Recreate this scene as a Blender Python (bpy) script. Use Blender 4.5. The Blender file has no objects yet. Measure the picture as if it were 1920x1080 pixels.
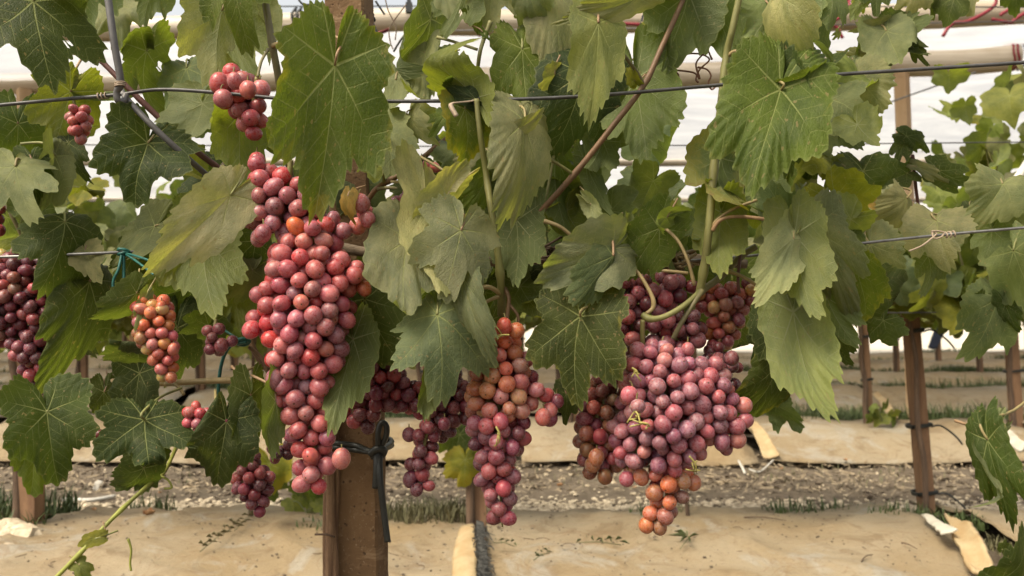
import bpy, bmesh, math, random
import numpy as np
from mathutils import Vector, Matrix, noise

S = bpy.context.scene
COL = S.collection
PI = math.pi

# ------------------------------------------------------------------ camera
F = 1663.0                       # focal length in pixels of the 1920 wide photograph
PITCH = math.atan(45 / F)        # the horizon stands a little below the middle
CAMZ = 0.80
cam_d = bpy.data.cameras.new('camera')
cam_d.sensor_width = 36.0
cam_d.lens = 36.0 * F / 1920.0
cam_d.clip_start = 0.05
cam_d.clip_end = 400.0
cam_d.dof.use_dof = True
cam_d.dof.focus_distance = 1.03
cam_d.dof.aperture_fstop = 9.0
cam = bpy.data.objects.new('camera', cam_d)
COL.objects.link(cam)
cam.location = (0, 0, CAMZ)
cam.rotation_euler = (PI / 2 + PITCH, 0, 0)
S.camera = cam

# ------------------------------------------------------------------ light
SUN_DIR = Vector((-0.50, -0.42, 0.95)).normalized()      # towards the sun
w = bpy.data.worlds.new('World')
S.world = w
w.use_nodes = True
wn = w.node_tree.nodes
wn.clear()
sky_t = wn.new('ShaderNodeTexSky')
sky_t.sky_type = 'NISHITA'
sky_t.sun_disc = False
sky_t.sun_elevation = math.asin(SUN_DIR.z)
sky_t.sun_rotation = math.atan2(SUN_DIR.x, SUN_DIR.y)
sky_t.air_density = 1.0
sky_t.dust_density = 4.0
sky_t.ozone_density = 1.0
hs = wn.new('ShaderNodeHueSaturation')
hs.inputs['Saturation'].default_value = 0.35             # thin overcast
bg = wn.new('ShaderNodeBackground')
bg.inputs['Strength'].default_value = 0.108
wo = wn.new('ShaderNodeOutputWorld')
wl = w.node_tree.links
wl.new(sky_t.outputs[0], hs.inputs['Color'])
wm = wn.new('ShaderNodeMix')
wm.data_type = 'RGBA'
wm.blend_type = 'MULTIPLY'
wm.inputs[0].default_value = 1.0
wm.inputs[7].default_value = (1.0, 0.955, 0.865, 1)      # dusty warm air
wl.new(hs.outputs[0], wm.inputs[6])
wl.new(wm.outputs[2], bg.inputs['Color'])
wl.new(bg.outputs[0], wo.inputs['Surface'])

sun_d = bpy.data.lights.new('sun', 'SUN')
sun_d.energy = 1.5
sun_d.angle = math.radians(22)
sun_d.color = (1.0, 0.88, 0.68)
sun = bpy.data.objects.new('sun', sun_d)
COL.objects.link(sun)
sun.rotation_euler = SUN_DIR.to_track_quat('Z', 'Y').to_euler()

S.view_settings.view_transform = 'Standard'
S.view_settings.look = 'None'
S.view_settings.gamma = 1.0
S.view_settings.use_curve_mapping = False
S.view_settings.exposure = 1.44
S.render.engine = 'CYCLES'
S.cycles.max_bounces = 8
S.cycles.diffuse_bounces = 4
S.cycles.transmission_bounces = 6
S.cycles.transparent_max_bounces = 8
S.cycles.caustics_reflective = False
S.cycles.caustics_refractive = False
S.cycles.use_denoising = True

# ------------------------------------------------------------------ helpers
CT, ST = math.cos(PITCH), math.sin(PITCH)


def P(px, py, d):
    """The point of the photograph's pixel (1920x1080) that stands d metres in front of the camera."""
    u, v = (px - 960) / F, (540 - py) / F
    y = CT - v * ST
    k = d / y
    return Vector((u * k, d, CAMZ + (ST + v * CT) * k))


def ppm(d):
    return d / F                                         # metres per pixel at distance d


def tag(o, label=None, cat=None, group=None, kind=None):
    if label: o['label'] = label
    if cat: o['category'] = cat
    if group: o['group'] = group
    if kind: o['kind'] = kind
    return o


def empty(name, loc):
    o = bpy.data.objects.new(name, None)
    o.location = loc
    o.empty_display_size = 0.05
    COL.objects.link(o)
    return o


def link(name, me, mat=None, parent=None, matrix=None):
    """Link a mesh whose coordinates are world coordinates (or placed by matrix); parents here never rotate or scale."""
    o = bpy.data.objects.new(name, me)
    if mat is not None and len(me.materials) == 0:
        me.materials.append(mat)
    COL.objects.link(o)
    m = matrix if matrix is not None else Matrix.Identity(4)
    if parent is not None:
        o.parent = parent
        off = Vector((0, 0, 0))
        q = parent
        while q is not None:
            off += q.location
            q = q.parent
        o.matrix_basis = Matrix.Translation(-off) @ m
    else:
        o.matrix_basis = m
    return o


def mesh_np(name, verts, faces, smooth=True):
    me = bpy.data.meshes.new(name)
    me.from_pydata([tuple(v) for v in verts], [], [tuple(f) for f in faces])
    if smooth:
        me.polygons.foreach_set('use_smooth', [True] * len(me.polygons))
    me.update()
    return me


class MB:
    """Collects shapes into one mesh."""
    def __init__(self):
        self.v, self.f, self.sm = [], [], []

    def add(self, verts, faces, smooth=True):
        b = len(self.v)
        self.v += [tuple(x) for x in verts]
        self.f += [tuple(i + b for i in f) for f in faces]
        self.sm += [smooth] * len(faces)
        return self

    def tube(self, pts, radii, sides=8, cap=True, smooth_path=0, flat=1.0):
        pts = [Vector(p) for p in pts]
        if not hasattr(radii, '__len__'):
            radii = [radii] * len(pts)
        if smooth_path:
            pts, radii = spline(pts, list(radii), smooth_path)
        n = len(pts)
        vs, fs = [], []
        t0 = (pts[1] - pts[0]).normalized()
        ref = Vector((0, 1, 0)) if abs(t0.y) < 0.9 else Vector((1, 0, 0))
        a = t0.cross(ref).normalized()
        for i in range(n):
            if i == 0: t = pts[1] - pts[0]
            elif i == n - 1: t = pts[-1] - pts[-2]
            else: t = pts[i + 1] - pts[i - 1]
            t = t.normalized() if t.length > 1e-9 else t0
            a = (a - t * a.dot(t))
            a = a.normalized() if a.length > 1e-6 else t.orthogonal().normalized()
            b = t.cross(a)
            for k in range(sides):
                q = 2 * PI * k / sides
                vs.append(pts[i] + (a * math.cos(q) + b * math.sin(q) * flat) * radii[i])
        for i in range(n - 1):
            for k in range(sides):
                k2 = (k + 1) % sides
                fs.append((i * sides + k, i * sides + k2, (i + 1) * sides + k2, (i + 1) * sides + k))
        if cap:
            fs.append(tuple(range(sides))[::-1])
            fs.append(tuple((n - 1) * sides + k for k in range(sides)))
        return self.add(vs, fs)

    def box(self, c, size, rot=None, smooth=False):
        x, y, z = size[0] / 2, size[1] / 2, size[2] / 2
        vs = [Vector((sx * x, sy * y, sz * z)) for sx in (-1, 1) for sy in (-1, 1) for sz in (-1, 1)]
        if rot is not None:
            vs = [rot @ v for v in vs]
        vs = [v + Vector(c) for v in vs]
        return self.add(vs, [(0, 1, 3, 2), (4, 6, 7, 5), (0, 4, 5, 1), (2, 3, 7, 6), (0, 2, 6, 4), (1, 5, 7, 3)], smooth)

    def mesh(self, name):
        me = bpy.data.meshes.new(name)
        me.from_pydata(self.v, [], self.f)
        me.polygons.foreach_set('use_smooth', self.sm)
        me.update()
        return me

    def build(self, name, mat, parent=None):
        return link(name, self.mesh(name), mat, parent)


def spline(pts, radii, n):
    out, rr = [], []
    m = len(pts)
    for i in range(m - 1):
        p0 = pts[max(i - 1, 0)]; p1 = pts[i]; p2 = pts[i + 1]; p3 = pts[min(i + 2, m - 1)]
        for k in range(n):
            t = k / n
            out.append(0.5 * ((2 * p1) + (p2 - p0) * t + (2 * p0 - 5 * p1 + 4 * p2 - p3) * t * t + (3 * p1 - p0 - 3 * p2 + p3) * t ** 3))
            rr.append(radii[i] * (1 - t) + radii[i + 1] * t)
    out.append(pts[-1]); rr.append(radii[-1])
    return out, rr


# ------------------------------------------------------------------ materials
class NT:
    """Short-hand for a node tree."""
    def __init__(self, name):
        self.m = bpy.data.materials.new(name)
        self.m.use_nodes = True
        self.t = self.m.node_tree
        self.t.nodes.clear()
        self.out = self.n('ShaderNodeOutputMaterial')

    def n(self, kind, **kw):
        x = self.t.nodes.new(kind)
        for k, v in kw.items():
            setattr(x, k, v)
        return x

    def set(self, sock, val):
        if isinstance(val, bpy.types.NodeSocket):
            self.t.links.new(val, sock)
        else:
            sock.default_value = val

    def math(self, op, a, b=0.0, c=0.0, clamp=False):
        x = self.n('ShaderNodeMath', operation=op, use_clamp=clamp)
        self.set(x.inputs[0], a); self.set(x.inputs[1], b); self.set(x.inputs[2], c)
        return x.outputs[0]

    def step(self, x, lo, hi):
        """smooth 0 at lo .. 1 at hi"""
        r = self.n('ShaderNodeMapRange', interpolation_type='SMOOTHSTEP')
        self.set(r.inputs[0], x)
        if lo <= hi:
            r.inputs[1].default_value, r.inputs[2].default_value, r.inputs[3].default_value, r.inputs[4].default_value = lo, hi, 0, 1
        else:
            r.inputs[1].default_value, r.inputs[2].default_value, r.inputs[3].default_value, r.inputs[4].default_value = hi, lo, 1, 0
        return r.outputs[0]

    def mix(self, f, a, b, blend='MIX'):
        x = self.n('ShaderNodeMix', data_type='RGBA', blend_type=blend)
        self.set(x.inputs[0], f)
        self.set(x.inputs[6], a if isinstance(a, bpy.types.NodeSocket) or len(a) == 4 else (*a, 1))
        self.set(x.inputs[7], b if isinstance(b, bpy.types.NodeSocket) or len(b) == 4 else (*b, 1))
        return x.outputs[2]

    def noise(self, vec, scale, detail=4, rough=0.55, dist=0.0):
        x = self.n('ShaderNodeTexNoise')
        if vec is not None: self.set(x.inputs['Vector'], vec)
        x.inputs['Scale'].default_value = scale
        x.inputs['Detail'].default_value = detail
        x.inputs['Roughness'].default_value = rough
        x.inputs['Distortion'].default_value = dist
        return x.outputs[0]

    def coord(self, which='Object'):
        return self.n('ShaderNodeTexCoord').outputs[which]

    def pos(self):
        return self.n('ShaderNodeNewGeometry').outputs['Position']

    def mapping(self, vec, scale=(1, 1, 1), rot=(0, 0, 0), loc=(0, 0, 0)):
        x = self.n('ShaderNodeMapping')
        self.set(x.inputs[0], vec)
        x.inputs['Scale'].default_value = scale
        x.inputs['Rotation'].default_value = rot
        x.inputs['Location'].default_value = loc
        return x.outputs[0]

    def bump(self, h, strength=0.3, dist=0.01, normal=None):
        x = self.n('ShaderNodeBump')
        x.inputs['Strength'].default_value = strength
        x.inputs['Distance'].default_value = dist
        self.set(x.inputs['Height'], h)
        if normal is not None: self.set(x.inputs['Normal'], normal)
        return x.outputs[0]

    def pbsdf(self, color, rough=0.6, normal=None, **kw):
        x = self.n('ShaderNodeBsdfPrincipled')
        self.set(x.inputs['Base Color'], color if isinstance(color, bpy.types.NodeSocket) or len(color) == 4 else (*color, 1))
        self.set(x.inputs['Roughness'], rough)
        if normal is not None: self.set(x.inputs['Normal'], normal)
        for k, v in kw.items():
            self.set(x.inputs[k.replace('_', ' ')], v)
        return x.outputs[0]

    def finish(self, shader):
        self.t.links.new(shader, self.out.inputs['Surface'])
        return self.m


def leaf_material():
    t = NT('vine_leaf')
    uv = t.n('ShaderNodeUVMap', uv_map='plane').outputs[0]
    vv = t.n('ShaderNodeUVMap', uv_map='vein').outputs[0]
    ee = t.n('ShaderNodeUVMap', uv_map='edge').outputs[0]
    sv = t.n('ShaderNodeSeparateXYZ'); t.set(sv.inputs[0], vv)
    a, p = sv.outputs[0], sv.outputs[1]
    se = t.n('ShaderNodeSeparateXYZ'); t.set(se.inputs[0], ee)
    edge = se.outputs[0]
    oi = t.n('ShaderNodeObjectInfo')
    ocol, oalpha, rnd = oi.outputs['Color'], oi.outputs['Alpha'], oi.outputs['Random']
    # each leaf gets its own piece of noise
    off = t.n('ShaderNodeCombineXYZ')
    t.set(off.inputs[2], t.math('MULTIPLY', rnd, 40.0))
    va = t.n('ShaderNodeVectorMath', operation='ADD')
    t.set(va.inputs[0], uv); t.set(va.inputs[1], off.outputs[0])
    q = va.outputs[0]
    n1 = t.noise(q, 2.2, 5, 0.6)
    n2 = t.noise(q, 26.0, 4, 0.7)
    n3 = t.noise(q, 5.0, 4, 0.65, 0.6)
    back = t.n('ShaderNodeNewGeometry').outputs['Backfacing']
    # veins
    wv = t.math('MULTIPLY_ADD', a, -0.011, 0.0150)
    wv = t.math('MAXIMUM', wv, 0.004)
    main = t.math('SUBTRACT', 1.0, t.math('DIVIDE', p, wv), clamp=True)
    main = t.step(main, 0.0, 0.6)
    wob = t.math('MULTIPLY_ADD', n3, 0.06, -0.03)
    s = t.math('ADD', t.math('MULTIPLY_ADD', p, -0.85, a), wob)
    fr = t.math('FRACT', t.math('DIVIDE', s, 0.15))
    ds = t.math('MULTIPLY', t.math('ABSOLUTE', t.math('SUBTRACT', fr, 0.5)), 0.15)
    sec = t.math('MULTIPLY', t.step(ds, 0.0085, 0.0025), t.step(p, 0.34, 0.12))
    sec = t.math('MULTIPLY', sec, t.step(a, 0.08, 0.2))
    vo = t.n('ShaderNodeTexVoronoi', feature='DISTANCE_TO_EDGE')
    t.set(vo.inputs['Vector'], q); vo.inputs['Scale'].default_value = 24.0
    ret = t.step(vo.outputs[0], 0.09, 0.0)
    # blade colour
    dark = t.mix(1.0, ocol, (0.62, 0.66, 0.62), 'MULTIPLY')
    lite = t.mix(1.0, ocol, (1.35, 1.25, 1.2), 'MULTIPLY')
    base = t.mix(t.step(n1, 0.3, 0.72), dark, lite)
    base = t.mix(t.math('MULTIPLY', t.step(n2, 0.45, 0.75), 0.30), base, t.mix(1.0, ocol, (1.7, 1.55, 1.7), 'MULTIPLY'))
    # pale dust lying in blotches
    dust = t.math('MULTIPLY', t.step(t.noise(q, 3.4, 6, 0.7), 0.50, 0.78), 0.20)
    base = t.mix(dust, base, (0.22, 0.21, 0.115))
    grain = t.math('MULTIPLY', t.step(t.noise(q, 75.0, 2, 0.6), 0.52, 0.72), 0.16)
    base = t.mix(grain, base, (0.24, 0.235, 0.13))
    # yellowing and browning from the margin inwards
    yl = t.math('ADD', t.math('MULTIPLY', edge, 0.55), t.math('MULTIPLY', n3, 0.75))
    yl = t.math('ADD', yl, t.math('MULTIPLY', oalpha, 0.75))
    ymask = t.step(yl, 1.22, 1.50)
    base = t.mix(t.math('MULTIPLY', ymask, 0.85), base, (0.27, 0.22, 0.02))
    bmask = t.math('MULTIPLY', t.step(yl, 1.54, 1.66), t.step(n2, 0.35, 0.55))
    base = t.mix(t.math('MULTIPLY', bmask, 0.9), base, (0.22, 0.08, 0.02))
    # pin-prick spots
    spot = t.math('MULTIPLY', t.step(t.noise(q, 17.0, 1, 0.4), 0.700, 0.735), 0.6)
    base = t.mix(spot, base, (0.26, 0.19, 0.085))
    veinc = t.mix(0.65, base, (0.33, 0.36, 0.12))
    vamt = t.math('MAXIMUM', t.math('MULTIPLY', main, 0.95), t.math('MULTIPLY', sec, 0.5))
    vamt = t.math('MAXIMUM', vamt, t.math('MULTIPLY', ret, 0.08))
    front = t.mix(vamt, base, veinc)
    bk = t.mix(0.5, base, (0.155, 0.185, 0.085))
    bk = t.mix(vamt, bk, (0.29, 0.31, 0.15))
    col = t.mix(back, front, bk)
    col = t.mix(t.math('MULTIPLY', t.step(edge, 0.955, 0.995), 0.55), col, t.mix(0.5, base, (0.30, 0.32, 0.12)))
    # relief: sunken veins on the upper side, raised below, quilted blade between
    quilt = t.math('MULTIPLY_ADD', t.math('MULTIPLY', ds, t.step(p, 0.32, 0.08)), 1.2, t.math('MULTIPLY', n2, 0.40))
    quilt = t.math('ADD', quilt, t.math('MULTIPLY', t.step(vo.outputs[0], 0.0, 0.22), 0.22))
    h = t.math('SUBTRACT', quilt, t.math('MULTIPLY', main, 0.8))
    h = t.math('SUBTRACT', h, t.math('MULTIPLY', sec, 0.35))
    nb = t.bump(h, 0.42, 0.0026)
    rough = t.math('MULTIPLY_ADD', n1, 0.25, 0.46)
    pb = t.pbsdf(col, rough, nb, Specular_IOR_Level=0.22)
    tr = t.n('ShaderNodeBsdfTranslucent')
    tc = t.mix(0.45, t.mix(1.0, base, (2.0, 2.05, 0.55), 'MULTIPLY'), (0.20, 0.25, 0.022))
    tc = t.mix(t.math('MULTIPLY', vamt, 0.5), tc, (0.30, 0.32, 0.10))
    t.set(tr.inputs[0], tc)
    t.set(tr.inputs['Normal'], nb)
    ms = t.n('ShaderNodeMixShader')
    ms.inputs[0].default_value = 0.46
    t.t.links.new(pb, ms.inputs[1]); t.t.links.new(tr.outputs[0], ms.inputs[2])
    return t.finish(ms.outputs[0])


def berry_material():
    t = NT('grape_skin')
    oi = t.n('ShaderNodeObjectInfo')
    ocol, bloom_a, rnd = oi.outputs['Color'], oi.outputs['Alpha'], oi.outputs['Random']
    oc = t.coord('Object')
    off = t.n('ShaderNodeCombineXYZ'); t.set(off.inputs[0], t.math('MULTIPLY', rnd, 60.0))
    va = t.n('ShaderNodeVectorMath', operation='ADD')
    t.set(va.inputs[0], oc); t.set(va.inputs[1], off.outputs[0])
    q = va.outputs[0]
    n1 = t.noise(q, 1.1, 3, 0.5)
    n2 = t.noise(q, 3.0, 5, 0.65, 0.8)
    n3 = t.noise(q, 14.0, 3, 0.6)
    col = t.mix(t.step(n1, 0.32, 0.68), t.mix(1.0, ocol, (0.80, 0.66, 0.74), 'MULTIPLY'), t.mix(1.0, ocol, (1.15, 1.14, 1.0), 'MULTIPLY'))
    # the waxy bloom, rubbed off in places
    bl = t.math('MULTIPLY', t.step(n2, 0.36, 0.62), bloom_a)
    col = t.mix(bl, col, t.mix(0.46, ocol, (0.44, 0.31, 0.33)))
    # freckles and rub marks
    col = t.mix(t.math('MULTIPLY', t.step(n3, 0.66, 0.72), 0.5), col, (0.07, 0.02, 0.02))
    mk = t.math('MULTIPLY', t.step(t.noise(q, 2.3, 2, 0.5, 2.0), 0.66, 0.70), 0.45)
    col = t.mix(mk, col, (0.09, 0.02, 0.03))
    # the scar at the free end
    sep = t.n('ShaderNodeSeparateXYZ'); t.set(sep.inputs[0], oc)
    r2 = t.math('ADD', t.math('MULTIPLY', sep.outputs[0], sep.outputs[0]), t.math('MULTIPLY', sep.outputs[1], sep.outputs[1]))
    scar = t.math('MULTIPLY', t.step(r2, 0.016, 0.007), t.math('GREATER_THAN', sep.outputs[2], 0.0))
    col = t.mix(scar, col, (0.09, 0.045, 0.025))
    rough = t.math('MULTIPLY_ADD', bl, 0.28, 0.24)
    h = t.math('ADD', t.math('MULTIPLY', n3, 0.2), t.math('MULTIPLY', scar, -0.5))
    nb = t.bump(h, 0.12, 0.01)
    pb = t.pbsdf(col, rough, nb, Subsurface_Weight=0.8, Subsurface_Radius=(1.0, 0.30, 0.22), Subsurface_Scale=0.0085, Specular_IOR_Level=0.42)
    return t.finish(pb)


def wood_like(name, c1, c2, scale=(40, 40, 4), bump=0.5, rough=0.85, dist=0.004):
    t = NT(name)
    g = t.pos()
    m = t.mapping(g, scale)
    n1 = t.noise(m, 1.0, 6, 0.65, 0.4)
    n2 = t.noise(g, 9.0, 4, 0.6)
    n3 = t.noise(g, 160.0, 3, 0.6)
    c = t.mix(t.step(n1, 0.3, 0.7), c1, c2)
    c = t.mix(t.math('MULTIPLY', t.step(n2, 0.5, 0.75), 0.5), c, tuple(x * 0.55 for x in c1))
    c = t.mix(t.math('MULTIPLY', t.step(n3, 0.6, 0.75), 0.35), c, tuple(min(1, x * 1.5) for x in c2))
    h = t.math('ADD', n1, t.math('MULTIPLY', n3, 0.4))
    return t.finish(t.pbsdf(c, rough, t.bump(h, bump, dist)))


def post_material():
    """The rough cast brown post in the middle: pitted, sandy, a pale mortar streak."""
    t = NT('sandy_post')
    g = t.pos()
    n1 = t.noise(g, 7.0, 6, 0.65)
    n2 = t.noise(g, 55.0, 5, 0.7)
    n3 = t.noise(g, 260.0, 3, 0.6)
    c = t.mix(t.step(n1, 0.3, 0.7), (0.105, 0.056, 0.023), (0.18, 0.105, 0.047))
    c = t.mix(t.math('MULTIPLY', t.step(n2, 0.52, 0.72), 0.6), c, (0.25, 0.16, 0.085))
    c = t.mix(t.math('MULTIPLY', t.step(n3, 0.62, 0.72), 0.5), c, (0.34, 0.25, 0.16))
    streak = t.noise(t.mapping(g, (4, 4, 34)), 1.0, 5, 0.65, 0.8)
    c = t.mix(t.math('MULTIPLY', t.step(streak, 0.58, 0.68), 0.6), c, (0.30, 0.20, 0.11))
    vo = t.n('ShaderNodeTexVoronoi'); t.set(vo.inputs['Vector'], g); vo.inputs['Scale'].default_value = 130.0
    pit = t.math('MULTIPLY', t.step(vo.outputs[0], 0.30, 0.14), t.step(n2, 0.45, 0.6))
    c = t.mix(t.math('MULTIPLY', pit, 0.7), c, (0.05, 0.026, 0.014))
    h = t.math('SUBTRACT', t.math('ADD', n2, t.math('MULTIPLY', n3, 0.5)), pit)
    return t.finish(t.pbsdf(c, 0.92, t.bump(h, 0.6, 0.003)))


def fabric_material():
    """Dusty tan woven ground cover: stains, silt rings, wear, painted crease lines."""
    t = NT('ground_fabric')
    g = t.pos()
    n1 = t.noise(g, 1.6, 6, 0.62, 0.5)
    n2 = t.noise(g, 7.0, 6, 0.7, 0.8)
    n3 = t.noise(g, 60.0, 4, 0.7)
    c = t.mix(t.step(n1, 0.32, 0.68), (0.25, 0.18, 0.093), (0.30, 0.245, 0.162))
    c = t.mix(t.math('MULTIPLY', t.step(n2, 0.50, 0.66), 0.65), c, (0.165, 0.112, 0.058))
    c = t.mix(t.math('MULTIPLY', t.step(t.noise(g, 3.1, 5, 0.7, 1.0), 0.53, 0.64), 0.6), c, (0.335, 0.315, 0.265))
    c = t.mix(t.math('MULTIPLY', t.step(t.noise(t.mapping(g, (0.7, 3.0, 1)), 5.0, 5, 0.7, 1.4), 0.60, 0.70), 0.45), c, (0.20, 0.125, 0.06))
    ring = t.noise(g, 4.0, 3, 0.5, 1.4)
    rr = t.math('MULTIPLY', t.step(t.math('ABSOLUTE', t.math('SUBTRACT', ring, 0.52)), 0.012, 0.002), 0.35)
    c = t.mix(rr, c, (0.20, 0.12, 0.055))
    c = t.mix(t.math('MULTIPLY', t.step(n3, 0.56, 0.70), 0.45), c, (0.16, 0.11, 0.06))
    n4 = t.noise(t.mapping(g, (1, 2.2, 1)), 22.0, 5, 0.7, 2.2)
    c = t.mix(t.math('MULTIPLY', t.step(t.math('ABSOLUTE', t.math('SUBTRACT', n4, 0.5)), 0.018, 0.0), 0.35), c, (0.13, 0.09, 0.05))  # thin crease lines, their shade put into the colour
    wv = t.n('ShaderNodeTexWave', wave_type='BANDS', bands_direction='X'); t.set(wv.inputs['Vector'], g); wv.inputs['Scale'].default_value = 140
    h = t.math('ADD', t.math('MULTIPLY', n2, 1.0), t.math('MULTIPLY', n3, 0.25))
    h = t.math('ADD', h, t.math('MULTIPLY', wv.outputs[1], 0.04))
    return t.finish(t.pbsdf(c, 0.8, t.bump(h, 0.75, 0.014)))


def soil_material():
    t = NT('soil')
    g = t.pos()
    n1 = t.noise(g, 1.2, 6, 0.65)
    n2 = t.noise(g, 18.0, 6, 0.75)
    n3 = t.noise(g, 90.0, 4, 0.7)
    c = t.mix(t.step(n1, 0.35, 0.65), (0.105, 0.082, 0.055), (0.175, 0.135, 0.092))
    c = t.mix(t.step(n2, 0.45, 0.70), c, (0.20, 0.158, 0.11))
    c = t.mix(t.math('MULTIPLY', t.step(n3, 0.52, 0.7), 0.7), c, (0.075, 0.055, 0.038))
    vo = t.n('ShaderNodeTexVoronoi'); t.set(vo.inputs['Vector'], g); vo.inputs['Scale'].default_value = 45.0
    c = t.mix(t.math('MULTIPLY', t.step(vo.outputs[0], 0.35, 0.1), t.step(n2, 0.55, 0.65)), c, (0.42, 0.36, 0.27))
    h = t.math('ADD', n2, t.math('MULTIPLY', n3, 0.6))
    return t.finish(t.pbsdf(c, 0.95, t.bump(h, 0.9, 0.02)))


def plain(name, c1, c2=None, rough=0.6, scale=30.0, bump=0.2, metallic=0.0, dist=0.002, **kw):
    t = NT(name)
    c2 = c2 or tuple(x * 0.65 for x in c1)
    g = t.pos()
    n1 = t.noise(g, scale, 5, 0.65)
    n2 = t.noise(g, scale * 6, 3, 0.6)
    c = t.mix(t.step(n1, 0.3, 0.7), c1, c2)
    return t.finish(t.pbsdf(c, rough, t.bump(t.math('ADD', n1, t.math('MULTIPLY', n2, 0.3)), bump, dist), Metallic=metallic, **kw))


def object_tint(name, rough=0.6, scale=40.0):
    """Colour of each object with a little variation: stems, shoots, pebbles."""
    t = NT(name)
    oi = t.n('ShaderNodeObjectInfo')
    g = t.pos()
    n1 = t.noise(t.mapping(g, (1, 1, 0.35)), scale, 5, 0.65)
    n2 = t.noise(g, scale * 5, 3, 0.6)
    c = t.mix(t.step(n1, 0.3, 0.7), t.mix(1.0, oi.outputs['Color'], (0.68, 0.64, 0.6), 'MULTIPLY'), t.mix(1.0, oi.outputs['Color'], (1.25, 1.2, 1.2), 'MULTIPLY'))
    return t.finish(t.pbsdf(c, rough, t.bump(t.math('ADD', n1, t.math('MULTIPLY', n2, 0.4)), 0.35, 0.0015)))


def film_material():
    """Clouded greenhouse film: lets soft light through."""
    t = NT('clouded_film')
    g = t.pos()
    n1 = t.noise(t.mapping(g, (0.5, 2.0, 1.0)), 2.2, 5, 0.6, 0.6)
    c = t.mix(t.step(n1, 0.3, 0.7), (0.48, 0.48, 0.50), (0.66, 0.655, 0.65))
    tr = t.n('ShaderNodeBsdfTranslucent'); t.set(tr.inputs[0], c)
    df = t.pbsdf(c, 0.35, t.bump(n1, 0.6, 0.06))
    tp = t.n('ShaderNodeBsdfTransparent')
    m1 = t.n('ShaderNodeMixShader'); m1.inputs[0].default_value = 0.70
    t.t.links.new(df, m1.inputs[1]); t.t.links.new(tr.outputs[0], m1.inputs[2])
    m2 = t.n('ShaderNodeMixShader'); m2.inputs[0].default_value = 0.22
    t.t.links.new(m1.outputs[0], m2.inputs[1]); t.t.links.new(tp.outputs[0], m2.inputs[2])
    return t.finish(m2.outputs[0])


def roll_material():
    t = NT('rolled_film')
    g = t.pos()
    n1 = t.noise(t.mapping(g, (0.5, 7.0, 16.0)), 1.0, 5, 0.6, 0.8)
    n2 = t.noise(g, 3.0, 4, 0.6)
    c = t.mix(t.step(n1, 0.35, 0.65), (0.42, 0.345, 0.245), (0.56, 0.49, 0.39))
    c = t.mix(t.math('MULTIPLY', t.step(n2, 0.5, 0.7), 0.4), c, (0.36, 0.27, 0.175))
    return t.finish(t.pbsdf(c, 0.32, t.bump(n1, 0.5, 0.02), Specular_IOR_Level=0.5))


MAT = {}


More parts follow.
